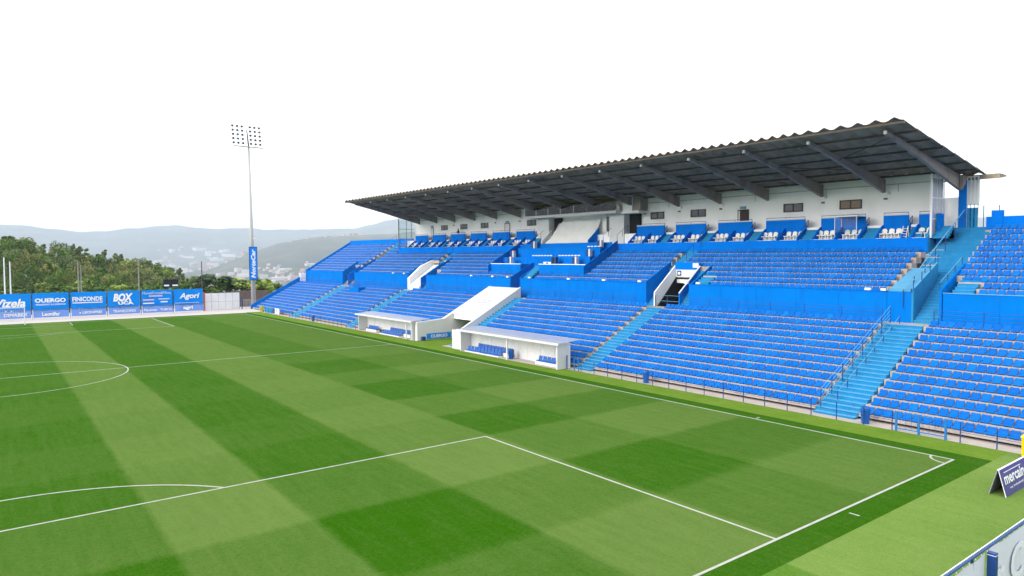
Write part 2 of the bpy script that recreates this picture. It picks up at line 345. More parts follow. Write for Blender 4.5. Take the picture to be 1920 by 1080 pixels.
# ------------------------------------------------------------------ the land
PW, PL = 68.83, 108.13          # pitch width and length; the near right corner is the origin, the stand lies at +X
def sstep(a, b, x): t = np.clip((x-a)/(b-a), 0, 1); return t*t*(3-2*t)
def th(u): return YAW+math.atan((u-960)/FPX)
FAR = [(-400, 440), (0, 435), (60, 435), (90, 438), (150, 443), (200, 443), (240, 437), (330, 430), (400, 434), (460, 434), (500, 437), (560, 435), (610, 433), (671, 432), (703, 425), (736, 416), (780, 408), (1100, 415), (2000, 430)]
MID = [(-400, 520), (330, 512), (400, 500), (440, 486), (484, 472), (520, 462), (565, 453), (610, 447), (680, 442), (745, 440), (900, 430), (1100, 440), (2000, 450)]
_ft = [th(u) for u, v in FAR]; _fh = [9.1+10000*(489-v)/FPX for u, v in FAR]
_mt = [th(u) for u, v in MID]; _mh = [9.1+5000*(489-v)/FPX for u, v in MID]
def H(x, y):
    x = np.asarray(x, float); y = np.asarray(y, float)
    r = np.hypot(x-CAM[0], y-CAM[1]); t = np.arctan2(x-CAM[0], y-CAM[1])
    zf = 4.5-44*np.clip(t, -0.25, 0.42)
    zf = zf+1.2*np.sin(x/17+1)*np.cos(y/23)
    z = zf*(1-sstep(280, 1500, r))+(-88)*sstep(280, 1500, r)
    wob = np.sin(x/310+1.3)*np.cos(y/270)+0.6*np.sin(x/130+y/170)+0.35*np.sin(x/61-y/47)
    z = z+sstep(900, 1800, r)*4*wob
    bump = np.exp(-((r-5000)/1150)**2)
    z = z+(np.interp(t, _mt, _mh)+88)*bump*(1+0.02*wob)
    z = z+(np.interp(t, _ft, _fh)+88)*np.exp(-((r-10000)/2200)**2)*(1+0.012*wob)
    dx = np.maximum(np.maximum(-112-x, x-62), 0); dy = np.maximum(np.maximum(-82-y, y-127), 0)
    m = sstep(0, 32, np.hypot(dx, dy))
    return -0.08*(1-m)+z*m
def terrain():
    ang = np.concatenate([np.linspace(-0.25, 0.60, 150), np.linspace(0.62, 2*math.pi-0.26, 90)])
    rad = np.concatenate([[0.5], np.linspace(20, 420, 60), np.geomspace(440, 14500, 120)])
    V = []; F = []; na = len(ang)
    for r in rad:
        x = -34+r*np.sin(ang); y = -12+r*np.cos(ang); V.append(np.stack([x, y, H(x, y)], 1))
    V = np.concatenate(V)
    for j in range(len(rad)-1):
        for i in range(na): F.append((j*na+i, j*na+(i+1) % na, (j+1)*na+(i+1) % na, (j+1)*na+i))
    F.append(tuple(range(na-1, -1, -1)))
    mb = MB(); mb.add(V, F); o = struct('terrain', mb, 'terrain', smooth=True); return o
terrain()
struct('concrete_apron', MB().box(-100, 108.9, -0.3, 62, 131, -0.012), 'concrete_pale')
struct('stand_path', MB().box(3.36, -60, -0.3, 30, 108.9, -0.008), 'concrete_path')
struct('turf_runoff', MB().box(-100, -14, -0.3, 3.36, -1.1, 0.0), 'turf_runoff')
struct('turf_verge', MB().box(1.12, -1.1, -0.3, 3.36, 111.5, 0.002), 'turf_verge')
pitch = struct('pitch', MB().box(-100, -1.1, -0.3, 1.12, 110.6, 0.0), 'grass_pitch')
LZ0, LZ1, LW = 0.003, 0.006, 0.10
def line(name, x0, y0, x1, y1): MB().box(x0, y0, LZ0, x1, y1, LZ1).build(name, 'line_white', pitch)
def arc(name, cx, cy_, rad, a0, a1, n=64):
    mb = MB(); V = []
    for i in range(n+1):
        a = a0+(a1-a0)*i/n
        V += [(cx+(rad-LW)*math.cos(a), cy_+(rad-LW)*math.sin(a), LZ1+.0015), (cx+rad*math.cos(a), cy_+rad*math.sin(a), LZ1+.0015)]
    mb.add(V, [(2*i, 2*i+1, 2*i+3, 2*i+2) for i in range(n)]); mb.build(name, 'line_white', pitch)
line('touchline', -LW, 0, 0, PL); line('touchline', -PW, 0, -PW+LW, PL)
line('goal_line', -PW+LW, 0, -LW, LW); line('goal_line', -PW+LW, PL-LW, -LW, PL)
line('halfway_line', -PW+LW, PL/2-LW/2, -LW, PL/2+LW/2)
arc('centre_circle', -PW/2, PL/2, 9.15, 0, 2*math.pi, 120)
for y0, s in ((0, 1), (PL, -1)):
    for half, dep, nm in ((20.16, 16.5, 'penalty_area_line'), (9.16, 5.28, 'goal_area_line')):
        line(nm, -PW/2+half-LW, y0+s*LW, -PW/2+half, y0+s*dep); line(nm, -PW/2-half, y0+s*LW, -PW/2-half+LW, y0+s*dep)
        line(nm, -PW/2-half+LW, y0+s*(dep-LW), -PW/2+half-LW, y0+s*dep)
    a = math.acos(5.5/9.15)
    arc('penalty_arc', -PW/2, y0+s*11, 9.15, s*math.pi/2-a, s*math.pi/2+a, 40)
    for xc, b0 in ((0, math.pi/2 if s > 0 else math.pi), (-PW, 0 if s > 0 else -math.pi/2)):
        arc('corner_arc', xc, y0, 1.0, b0, b0+math.pi/2, 14)
    MB().tube((-PW/2, y0+s*11, LZ0), (-PW/2, y0+s*11, LZ1), 0.11, 12).build('penalty_spot', 'line_white', pitch)
MB().box(-10.2, -0.62, LZ0, -10.12, -0.25, LZ1).build('corner_distance_mark', 'line_white', pitch)
MB().box(0.12, 10.1, LZ0, 0.45, 10.18, LZ1).build('corner_distance_mark', 'line_white', pitch)

# ------------------------------------------------------------------ the grandstand
GS = root('grandstand', (14, 54, 0), 'long blue two-tier grandstand with dark corrugated roof along the touchline', 'grandstand')
LEANING.add(GS.name)
D, HL, HU = 0.76, 0.40, 0.405
X1, Z1 = 4.55, 0.31             # first lower step: front edge and top
XU, ZU = 15.12, 6.70            # first upper step
YN, YF = -16.0, 119.4           # ends of the terraces
def seat_mesh():
    prof = [(0.00, 0.00), (0.005, 0.06), (0.03, 0.082), (0.14, 0.062), (0.27, 0.06), (0.32, 0.10), (0.345, 0.22), (0.367, 0.325), (0.38, 0.348)]
    ys = [-0.215, -0.172, -0.06, 0.06, 0.172, 0.215]
    n, k = len(prof), len(ys); V = []
    for off in (0, 1):
        for i, (x, z) in enumerate(prof):
            for j, y in enumerate(ys):
                e = abs(y)/0.215
                dz = 0.022*(e > 0.9)*(2 <= i <= 5)-0.05*(e > 0.9)*(i >= 7)-0.02*(e < 0.4)*(i == n-1)
                dx = -0.03*(e > 0.9)*(5 <= i)
                V.append((x+dx+off*(0.035 if i >= 5 else 0), y, z+dz-off*(0.03 if i < 6 else 0.0)))
    F = []
    for i in range(n-1):
        for j in range(k-1):
            a = i*k+j; F.append((a, a+1, a+k+1, a+k)); b = n*k+a; F.append((b, b+k, b+k+1, b+1))
    N = n*k
    for i in range(n-1):
        F.append((i*k, (i+1)*k, N+(i+1)*k, N+i*k)); e = k-1; F.append((i*k+e, N+i*k+e, N+(i+1)*k+e, (i+1)*k+e))
    for j in range(k-1):
        F.append((j, N+j, N+j+1, j+1)); a = (n-1)*k+j; F.append((a, a+1, N+a+1, N+a))
    mb = MB(); mb.add(V, F); mb.box(0.08, -0.05, -0.06, 0.30, 0.05, 0.04); return mb
SEAT_MB = seat_mesh()
SEAT = SEAT_MB.mesh('seat'); SEAT.materials.append(MAT['seat_blue']); SEAT.polygons.foreach_set('use_smooth', [True]*len(SEAT.polygons))
seats = []                      # (position, section)
def section(tier, y0, y1, rows, bare=(), name=None, seat_rows=None):
    """a block of terrace: rows = {k: (ya, yb)}"""
    x, z, h = (X1, Z1, HL) if tier == 'lower' else (XU, ZU, HU)
    ks = sorted(rows); k0, k1 = ks[0], ks[-1]
    ya = min(rows[k][0] for k in ks); yb = max(rows[k][1] for k in ks)
    poly = [(x+(k0-1)*D+0.12, z+(k0-1)*h-h*0.55), (x+(k0-1)*D+0.12, z+(k0-1)*h-0.45-h), (x+k1*D, z+k1*h-1.3-h), (x+k1*D, z+(k1-1)*h-h*0.5)]
    if tier == 'lower': poly = [(x+0.35, z-0.16), (x+0.35, -0.1), (x+k1*D, -0.1), (x+k1*D, z+(k1-1)*h-h*0.5)]
    ym = 0.02
    base = MB().prism(poly, rows[k0][0]+ym, rows[k0][1]-ym, 12).build('%s_terrace' % tier, 'concrete_dark', GS)
    for k in ks:
        a, b = rows[k]; xf = x+(k-1)*D; zt = z+(k-1)*h
        m = MB().prism([(xf, zt), (xf, zt-h-0.03 if k > 1 else zt-0.17), (xf+D+0.12, zt-h-0.03 if k > 1 else zt-0.17), (xf+D+0.12, zt-0.004), (xf+D, zt)][::-1], a, b, 8)
        m.build('terrace_step', 'concrete_pink', base)
        if k in bare: continue
        n = int((b-a-0.12)/0.49); off = (b-a-n*0.49)/2
        for i in range(n):
            seats.append(((xf+0.10, a+off+0.245+i*0.49, zt+0.055), base))
def rr(k0, k1, a, b): return {k: (a, b) for k in range(k0, k1+1)}
LS = [(6.55, 9.0), (27.9, 29.65), (47.85, 49.4), (74.0, 76.3), (95.2, 98.4)]      # lower stairs
section('lower', 0, 0, rr(1, 12, YN, 6.5)); section('lower', 0, 0, rr(1, 12, 9.05, 27.85)); section('lower', 0, 0, rr(1, 12, 29.7, 47.8))
section('lower', 0, 0, rr(1, 12, 55.75, 73.95)); section('lower', 0, 0, rr(1, 12, 76.35, 95.15)); section('lower', 0, 0, rr(1, 12, 98.45, YF-.3))
section('upper', 0, 0, {**rr(1, 2, YN, 4.6), 3: (YN, 5.9), **rr(4, 12, YN, 6.4)})
section('upper', 0, 0, {**rr(1, 2, 9.75, 24.9), 3: (9.75, 26.3), 4: (9.75, 26.4), **rr(5, 8, 9.75, 30.25)})
section('upper', 0, 0, {**rr(1, 2, 31.7, 49.0), **rr(3, 8, 31.7, 41.4)})
section('upper', 0, 0, {**rr(1, 2, 53.0, 71.0), **rr(3, 5, 59.3, 72.4), **rr(6, 8, 59.3, 74.2)})
section('upper', 0, 0, {**rr(1, 5, 78.6, 96.7), **rr(6, 8, 75.6, 96.7)})
section('upper', 0, 0, {**rr(1, 3, 101.9, YF-.3), **rr(4, 8, 98.6, YF-.3), **rr(9, 12, 98.6, YF-.3)})
section('upper', 0, 0, {k: (93.2, 96.7) for k in range(9, 13)})
# the 300 seats that show largest are parts of their own, the rest one part
def score(p):
    u, v, z = px(p); return -1e9 if (z < 1 or u < -20 or u > 1915 or v > 1085) else -z
order = sorted(range(len(seats)), key=lambda i: score(seats[i][0]), reverse=True)
near = set(order[:300])
for i in order[:300]:
    p, b = seats[i]; inst('seat', SEAT, p, b, rot=(random.gauss(0, 0.012), random.gauss(0, 0.02), random.gauss(0, 0.03)))
SV = np.array(SEAT_MB.v); SF = SEAT_MB.f
rest = [lean(np.array(seats[i][0])) for i in range(len(seats)) if i not in near]
VV = (np.array(rest)[:, None, :]+SV[None]).reshape(-1, 3); k_ = len(SV)
me = bpy.data.meshes.new('seats'); FF = [tuple(i+j*k_ for i in f) for j in range(len(rest)) for f in SF]
me.from_pydata((VV-WL[GS.name]).tolist(), [], FF); me.update(); me.materials.append(MAT['seat_blue']); me.polygons.foreach_set('use_smooth', [True]*len(me.polygons))
so = bpy.data.objects.new('seats', me); COL.objects.link(so); so.parent = GS; so['kind'] = 'stuff'

def stair(name, y0, y1, xa, za, n, dx, dz, mt='stair_blue', under=0.35):
    base = None
    poly = [(xa+0.05, za), (xa+0.05, za-0.25), (xa+n*dx, za+n*dz-0.25-under), (xa+n*dx, za+n*dz-0.06)]
    base = MB().prism(poly, y0+0.02, y1-0.02).build(name, 'concrete_dark', GS)
    for i in range(n):
        x = xa+i*dx; z = za+(i+1)*dz
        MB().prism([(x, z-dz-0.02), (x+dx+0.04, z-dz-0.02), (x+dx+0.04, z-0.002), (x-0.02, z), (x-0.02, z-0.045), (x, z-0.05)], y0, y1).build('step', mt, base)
    return base
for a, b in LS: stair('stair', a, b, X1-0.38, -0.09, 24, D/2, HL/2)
# landing slab behind the top row of the lower tier
for a, b in ((YN, 6.5), (6.5, 9.05), (9.05, 27.85), (27.85, 29.7), (29.7, 49.5), (55.75, 78.4), (78.4, 98.2), (98.2, YF)):
    MB().box(X1+12*D+0.02, a+.005, 4.3, 15.02, b-.005, 4.705).build('walkway_slab', 'concrete_path', GS)
# upper front wall
def wall(name, x0, y0, z0, x1, y1, z1, mt='wall_blue', n=1): 
    return MB().prism([(x0, z0), (x1, z0), (x1, z1), (x0, z1)][::-1], y0, y1, n).build(name, mt, GS)
for a, b in ((YN, 6.2), (9.7, 26.6), (31.62, 51.0), (52.85, 72.6), (78.4, 96.8), (101.9, YF)):
    fw = wall('front_wall', 15.03, a, 4.3, 15.14, b, 6.76, n=8)
    npn = max(1, int(round((b-a)/3.4)))
    for q in range(npn):
        ya, yb = a+(b-a)*q/npn, a+(b-a)*(q+1)/npn
        MB().prism([(15.0, 4.3), (15.028, 4.3), (15.028, 6.78), (15.0, 6.78)][::-1], ya+0.008, yb-0.008).build('wall_panel', 'wall_blue', fw)
    wall('wall_cap', 14.96, a, 6.785, 15.17, b, 6.83, 'rail_light' if a < 0 else 'wall_blue', n=8)
# sloping side walls along x (dark blue flanks): (y, xa, za, xb, zb, height)
def flank(y, xa, za, xb, zb, zbot_a, zbot_b, mt='wall_blue', t=0.14, name='flank_wall'):
    return MB().prism([(xa, zbot_a), (xb, zbot_b), (xb, zb), (xa, za)], y-t/2, y+t/2).build(name, mt, GS)
zup = lambda x: ZU+(x-XU)*HU/D
# right-hand stair (upper run)
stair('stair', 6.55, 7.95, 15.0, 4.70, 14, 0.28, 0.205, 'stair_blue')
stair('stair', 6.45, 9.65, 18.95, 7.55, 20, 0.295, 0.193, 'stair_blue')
flank(6.33, 15.0, 7.0, 18.9, 8.75, 4.7, 7.4, 'wall_blue'); flank(8.05, 15.0, 7.0, 18.9, 8.8, 4.7, 7.4, 'stair_blue')
MB().prism([(15.0, 4.7), (18.9, 7.5), (18.9, 8.3), (15.0, 6.75)], 8.13, 9.68).build('stair_cheek', 'wall_blue', GS)
MB().prism([(15.06, 6.78), (18.9, 8.32), (18.9, 8.38), (15.06, 6.84)], 8.16, 9.66).build('stair_slope', 'stair_blue', GS)
for i in range(6): MB().box(19.4+i*0.85, 8.75, 7.95+i*0.556, 19.9+i*0.85, 9.62, 8.05+i*0.556).build('timber_tread', 'concrete_pink', GS)
stair('stair', 4.65, 5.85, 15.2, 6.6, 6, 0.38, 0.2025, 'stair_blue')
stair('stair', 24.95, 26.3, 15.2, 6.6, 6, 0.38, 0.2025, 'stair_blue')
# back parapet of the open blocks
for a, b in ((YN, 6.9), (93.3, YF)):
    wall('back_parapet', XU+12*D+0.15, a, 10.6, XU+12*D+0.35, b, 12.15, 'box_blue', n=6)
    wall('back_walkway', XU+12*D, a+.01, 10.4, XU+12*D+0.148, b, 11.2, 'concrete_pink', n=6)
wall('parapet_block', XU+12*D+0.1, 5.85, 11.4, XU+12*D+0.42, 6.55, 12.6, 'box_blue')
# far end walls
flank(YF+0.08, 4.3, 0.75, 13.7, 5.75, -0.05, 3.8, t=0.3); flank(YF+0.08, 15.0, 6.95, XU+12*D+.3, 12.0, 4.3, 9.0, t=0.3)
MB().box(13.75, YF-0.1, 4.3, 14.9, YF+0.2, 6.4).build('end_pillar', 'wall_white', GS)

# vomitory with the white lining
def vomitory(y0, y1, yl, yr, mode):
    """opening between yl and yr, cheeks out to y0/y1"""
    xb = 18.0
    if mode == 'open':
        MB().prism([(15.05, 4.72), (15.45, 4.78), (xb+0.15, 7.32), (xb, 8.36), (15.05, 5.95)], yr, yr+0.12).build('lining_wall', 'wall_white', GS)
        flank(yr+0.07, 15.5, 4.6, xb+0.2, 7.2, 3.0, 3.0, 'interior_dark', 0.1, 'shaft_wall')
        flank(yl-0.06, 15.05, 5.95, xb, 8.3, 4.0, 4.0, 'wall_blue', 0.12, 'lining_wall')
        MB().prism([(15.04, 5.96), (xb, 8.31), (xb, 8.37), (15.04, 6.02)], yl-0.14, yl+0.02).build('wall_cap', 'paint_white', GS)
        MB().box(15.3, yl, 2.9, 24, yr, 3.0).build('passage_floor', 'concrete_dark', GS)
        MB().prism([(17.2, 3.0), (19.5, 3.0), (19.5, 6.0), (19.2, 6.0)], yl+0.1, yr-0.1).build('inner_stair', 'concrete_grey', GS)
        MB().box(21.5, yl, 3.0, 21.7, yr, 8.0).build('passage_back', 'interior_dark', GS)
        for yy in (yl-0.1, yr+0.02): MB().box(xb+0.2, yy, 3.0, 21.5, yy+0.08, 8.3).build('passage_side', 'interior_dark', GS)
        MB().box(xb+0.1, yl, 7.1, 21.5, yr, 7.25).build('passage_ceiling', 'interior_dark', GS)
        MB().box(xb, yl+.01, 7.30, xb+0.2, yr-.01, 8.0).build('lintel', 'paint_white', GS)
        MB().box(xb+0.03, yl+.02, 8.005, xb+0.22, yr-.02, 8.7).build('lintel_parapet', 'box_blue', GS)
        MB().box(xb-0.025, yr-0.7, 7.42, xb-0.002, yr-0.25, 7.9).build('sign_plate', 'navy', GS)
        MB().tube((xb-0.04, yr-0.475, 7.66), (xb-0.027, yr-0.475, 7.66), 0.14, 10).build('sign_disc', 'letter_white', GS)
        MB().box(xb+0.12, yl+.1, 6.75, xb+0.24, yr-.1, 7.28).build('shutter_box', 'plastic_white', GS)
        MB().box(xb-0.01, yl+0.1, 8.2, xb+0.028, yl+0.75, 8.6).build('notice', 'plastic_white', GS)
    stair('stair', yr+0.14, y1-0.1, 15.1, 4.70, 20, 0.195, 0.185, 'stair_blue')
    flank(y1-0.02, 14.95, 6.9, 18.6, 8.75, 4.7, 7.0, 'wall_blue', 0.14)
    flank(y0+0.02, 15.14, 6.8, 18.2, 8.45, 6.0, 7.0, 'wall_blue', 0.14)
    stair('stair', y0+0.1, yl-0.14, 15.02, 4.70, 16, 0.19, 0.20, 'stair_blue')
vomitory(26.5, 31.62, 27.75, 30.55, 'open')
stair('stair', 30.35, 31.6, 18.3, 7.95, 11, D/2-0.02, HU/2, 'stair_blue')
# second vomitory, sheeted over in white
flank(72.7, 15.0, 6.9, 19.3, 9.1, 4.7, 7.2); flank(78.3, 15.0, 6.9, 19.3, 9.1, 4.7, 7.2); flank(74.3, 15.0, 6.4, 19.0, 8.6, 4.7, 7.2, 'box_blue')
sh = MB().prism([(15.2, 5.3), (19.2, 8.0), (19.2, 8.12), (15.15, 5.45)][::-1], 74.5, 77.6).build('white_sheet_cover', 'tarp_white', GS)
MB().prism([(15.0, 4.7), (19.3, 7.0), (19.3, 8.8), (17.2, 8.0), (15.0, 6.3)][::-1], 77.7, 78.2).build('stair_cheek', 'wall_white', GS)
MB().prism([(14.9, 4.7), (15.2, 4.7), (15.2, 5.3), (14.9, 5.25)][::-1], 74.6, 77.6).build('sheet_foot', 'tarp_white', GS)
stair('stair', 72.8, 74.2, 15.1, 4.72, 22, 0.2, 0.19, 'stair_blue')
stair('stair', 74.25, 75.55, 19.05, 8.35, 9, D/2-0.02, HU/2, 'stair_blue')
# third passage near the far end
flank(96.9, 15.0, 6.9, 19.0, 9.0, 4.7, 7.2); flank(101.8, 15.0, 6.9, 18.0, 8.6, 4.7, 7.2); flank(99.6, 15.0, 6.4, 18.0, 8.3, 4.7, 7.0, 'box_blue')
MB().box(18.0, 96.97, 4.7, 18.1, 101.7, 8.2).build('passage_back', 'interior_dark', GS)
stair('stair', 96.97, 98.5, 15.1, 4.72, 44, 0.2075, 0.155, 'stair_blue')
# ---- centre block: stepped directors' platforms
MB().box(16.65, 41.55, 6.6, 18.6, 49.5, 8.35).build('platform', 'wall_blue', GS)
MB().box(16.6, 41.55, 8.355, 16.8, 49.5, 8.42).build('platform_edge', 'wall_white', GS)
MB().box(18.62, 43.0, 7.0, 20.2, 54.0, 9.25).build('platform', 'wall_blue', GS)
MB().box(20.22, 43.0, 7.0, 21.44, 58.0, 10.25).build('platform', 'wall_blue', GS)
MB().box(16.65, 53.0, 6.6, 18.6, 59.1, 8.35).build('platform', 'wall_blue', GS)
MB().box(16.6, 53.0, 8.355, 16.8, 59.1, 8.42).build('platform_edge', 'wall_white', GS)
MB().box(18.62, 54.05, 7.0, 20.2, 59.1, 9.15).build('platform', 'wall_blue', GS)
MB().box(15.1, 50.98, 4.7, 18.6, 52.9, 4.8).build('passage_floor', 'stair_blue', GS)
MB().box(18.5, 50.98, 4.8, 18.6, 52.9, 8.2).build('passage_back', 'wall_blue', GS)
flank(41.48, 16.2, 8.2, 21.4, 10.95, 6.7, 9.0); flank(59.2, 16.2, 8.2, 21.4, 10.95, 6.7, 9.0)
flank(51.0, 15.0, 6.9, 18.5, 8.55, 4.7, 4.7); flank(52.85, 15.0, 6.9, 18.5, 8.55, 4.7, 4.7)
stair('stair', 49.55, 50.9, 15.15, 6.6, 8, 0.3, 0.2, 'stair_blue')
for (y, x, z, dk) in ((58.0, 19.2, 9.15, 'navy'), (56.2, 17.4, 8.42, 'navy'), (44.4, 17.6, 8.42, 'navy'), (44.3, 19.6, 9.25, 'navy'), (47.9, 17.6, 8.42, 'frame_black'), (55.3, 20.5, 10.25, 'navy'), (43.5, 20.6, 10.25, 'navy')):
    c = MB().box(x, y, z, x+0.45, y+0.45, z+0.75).build('commentary_cabinet', dk, GS)
    MB().box(x+0.02, y-0.28, z, x+0.4, y-0.02, z+0.8).build('cabinet_side', 'paint_white' if dk == 'navy' else 'rail_blue', c)
for y0, y1, x, z in ((49.8, 54, 18.9, 9.3), (44.9, 49.2, 18.9, 9.3), (43.2, 45.9, 20.4, 10.3)):
    for i in range(int((y1-y0)/0.55)):
        MB().box(x, y0+i*0.55, z, x+0.06, y0+i*0.55+0.4, z+0.10).build('white_seat_back', 'plastic_white', GS)
pl = MB().box(18.58, 49.6, 8.3, 18.61, 51.0, 8.62).build('name_plate', 'letter_white', GS)
MB().box(18.565, 50.05, 8.36, 18.578, 50.5, 8.56).build('plate_mark', 'purple', pl)
# small floodlights on the wall tops
for y in (25.6, 26.9, 32.4, 37.2, 42.5, 49.2, 53.4, 56.5, 61.2, 72.9, 79.3, 82.8, 9.9, 11.0):
    MB().box(14.93, y-0.2, 6.84, 15.12, y+0.2, 7.0).build('wall_floodlight', 'plastic_white', GS)
# railings
POST = MB().tube((0, 0, 0), (0, 0, 1.0), 0.028, 6).mesh('post'); POST.materials.append(MAT['rail_blue'])
def railing(pts, spacing, h, zs, mt='rail_blue', parent=GS, r=0.017, name='railing', postname='post'):
    """rails along a polyline of base points, posts as parts of their own"""
    mb = MB(); pts = [np.array(p, float) for p in pts]
    for a, b in zip(pts[:-1], pts[1:]):
        for z in zs: mb.tube(a+(0, 0, z), b+(0, 0, z), r, 6)
    o = mb.build(name, mt, parent)
    for a, b in zip(pts[:-1], pts[1:]):
        L = np.linalg.norm(b-a); n = max(1, int(round(L/spacing)))
        for i in range(n+1):
            p = a+(b-a)*i/n; q = inst(postname, POST, p, o, scale=(1, 1, h))
    return o
for a, b in ((YN, 6.3), (9.5, 26.4), (32.0, 49.3), (56.5, 72.4), (78.6, 96.0), (102.0, YF-.4)):
    railing([(13.95, a, 4.7), (13.95, b, 4.7)], 2.9, 1.0, (0.5, 0.75, 1.0), 'rail_blue', r=0.017)
zl = lambda x: max(0, Z1+(x-X1)*HL/D)
railing([(4.6, 8.75, 0.25), (13.4, 8.75, 4.75)], 1.35, 1.15, (0.35, 0.6, 0.85, 1.15), 'rail_light')
railing([(5.4, 8.15, 0.7), (13.4, 8.15, 4.75)], 1.35, 0.55, (0.5,), 'rail_light')
railing([(14.9, 8.6, 5.7), (24.6, 8.4, 11.5)], 1.9, 1.25, (1.25,), 'rail_light', r=0.035)
railing([(15.0, 8.0, 7.0), (18.9, 8.0, 8.8)], 1.3, 0.6, (0.6,), 'rail_light')
railing([(15.0, 6.38, 7.0), (18.6, 6.38, 8.7)], 1.3, 0.5, (0.5,), 'rail_light')
railing([(14.9, 9.7, 6.8), (14.9, 8.1, 6.8)], 1.6, 0.25, (0.25,), 'rail_light')
for y in (96.0, 74.2): railing([(5.5, y, 0.9), (13.0, y, 4.8)], 1.6, 0.9, (0.9,), 'rail_blue')
railing([(19.2, 30.2, 8.9), (21.4, 30.2, 10.1)], 1.1, 0.9, (0.9,)); railing([(19.2, 75.7, 8.9), (21.4, 75.7, 10.1)], 1.1, 0.9, (0.9,))
railing([(15.1, 27.7, 4.7), (15.1, 30.5, 4.7)], 1.4, 1.0, (0.5, 1.0), 'rail_light')
railing([(17.0, 98.6, 8.0), (24.0, 98.6, 11.8)], 2.0, 0.9, (0.9,))
# safety platform on the far lower block
MB().box(11.6, 88.0, 3.9, 12.9, 91.5, 4.75).build('camera_platform', 'wall_blue', GS)
railing([(11.65, 88.1, 4.76), (11.65, 91.4, 4.76), (12.8, 91.4, 4.76)], 1.6, 0.95, (0.5, 0.95))

# ---- boxes under the roof
YB = [8.85, 14.15, 19.4, 24.7, 29.95, 35.2, 40.65, 46.1, 51.6, 57.1, 62.6, 68.2, 73.8, 79.4, 84.9, 90.6]
XW = 24.2
wall('box_front_wall', 21.42, 9.72, 9.4, 21.56, 42.4, 10.62, 'box_blue', n=8)
wall('box_front_wall', 21.42, 42.41, 9.4, 21.56, 58.6, 10.80, 'wall_blue', n=6)
wall('box_front_wall', 21.42, 58.61, 9.4, 21.56, 93.0, 10.62, 'box_blue', n=8)
wall('box_deck', 21.57, 9.74, 9.9, XW, 93.0, 10.55, 'stair_blue', n=12)
wall('aisle_slab', 23.12, 9.9, 10.56, XW-0.01, 92.9, 11.72, 'wall_white', n=12)
wall('rear_wall', XW, 9.9, 10.2, XW+0.2, 92.2, 16.6, 'wall_white', n=14)
def chair():
    mb = MB(); mb.box(-0.02, -0.22, 0.40, 0.46, 0.22, 0.47); mb.box(0.06, -0.2, 0.0, 0.16, -0.14, 0.40); mb.box(0.06, 0.14, 0.0, 0.16, 0.2, 0.40); mb.box(0.30, -0.2, 0, 0.42, 0.2, 0.40)
    V = []; n = 8
    for off in (0, 0.07):
        V += [(0.44+off, -0.2, 0.46), (0.44+off, 0.2, 0.46)]
        V += [(0.52+off, 0.22*math.cos(math.pi*i/n), 0.70+0.17*math.sin(math.pi*i/n)) for i in range(n+1)]
    k = n+3; F = [tuple(range(k)), tuple(range(2*k-1, k-1, -1))]+[(i, k+i, k+(i+1) % k, (i+1) % k) for i in range(k)]
    mb.add(V, F); mb.box(-0.55, -0.27, 0.0, -0.16, 0.27, 0.09); return mb.mesh('chair')
CHAIR = chair(); CHAIR.materials.append(MAT['plastic_white'])
def spectator_box(y, a, b, mid, offs, first=False):
    p = MB().box(23.0, a, 10.56, 23.11, b, 12.46).build('spectator_box', 'box_blue', GS)
    MB().box(22.99, a, 12.465, 23.12, b, 12.56).build('panel_cap', 'paint_white', p)
    MB().tube((23.05, a, 12.68), (23.05, b, 12.68), 0.025, 6).build('handrail', 'rail_blue', p)
    for yy in (a+0.05, mid, b-0.05): MB().tube((23.05, yy, 12.5), (23.05, yy, 12.68), 0.02, 5).build('rail_post', 'rail_blue', p)
    for yy in ((mid, b+0.0) if mid else (b,)):
        MB().prism([(21.57, 10.56), (22.99, 10.56), (22.99, 11.75), (22.6, 11.55), (21.57, 10.75)], yy-0.05, yy+0.05).build('partition_wall', 'box_blue', p)
    MB().prism([(21.57, 10.56), (23.3, 11.0), (23.3, 11.9), (21.57, 10.85)], a-0.12, a-0.02).build('partition_wall', 'box_blue', p)
    for d in offs: inst('chair', CHAIR, (22.15, y+d, 10.56), p)
    rl = MB().tube((21.8, a-0.2, 11.2), (23.2, a-0.2, 12.4), 0.025, 6).build('stair_handrail', 'rail_blue', p)
    MB().tube((23.2, a-0.2, 11.7), (23.2, a-0.2, 12.4), 0.022, 5).build('rail_post', 'rail_blue', p)
    for i in range(5): MB().box(21.9+i*0.27, a-1.35, 10.56, 23.11, a-0.22, 10.72+i*0.2).build('step', 'stair_blue', p)
for i, y in enumerate(YB[:-1]):
    if i == 0:
        spectator_box(y, y+2.85, y+4.75, 0, (3.4, 3.95, 4.5)); spectator_box(y, y+1.05, y+2.1, 0, (1.2, 1.75)); continue
    if i in (6, 7, 8): continue
    s = (YB[i+1]-y)/5.3
    spectator_box(y, y+0.88*s, y+4.7*s, y+2.75*s, [q*s for q in (1.07, 1.62, 2.19, 3.49, 4.03, 4.55)])
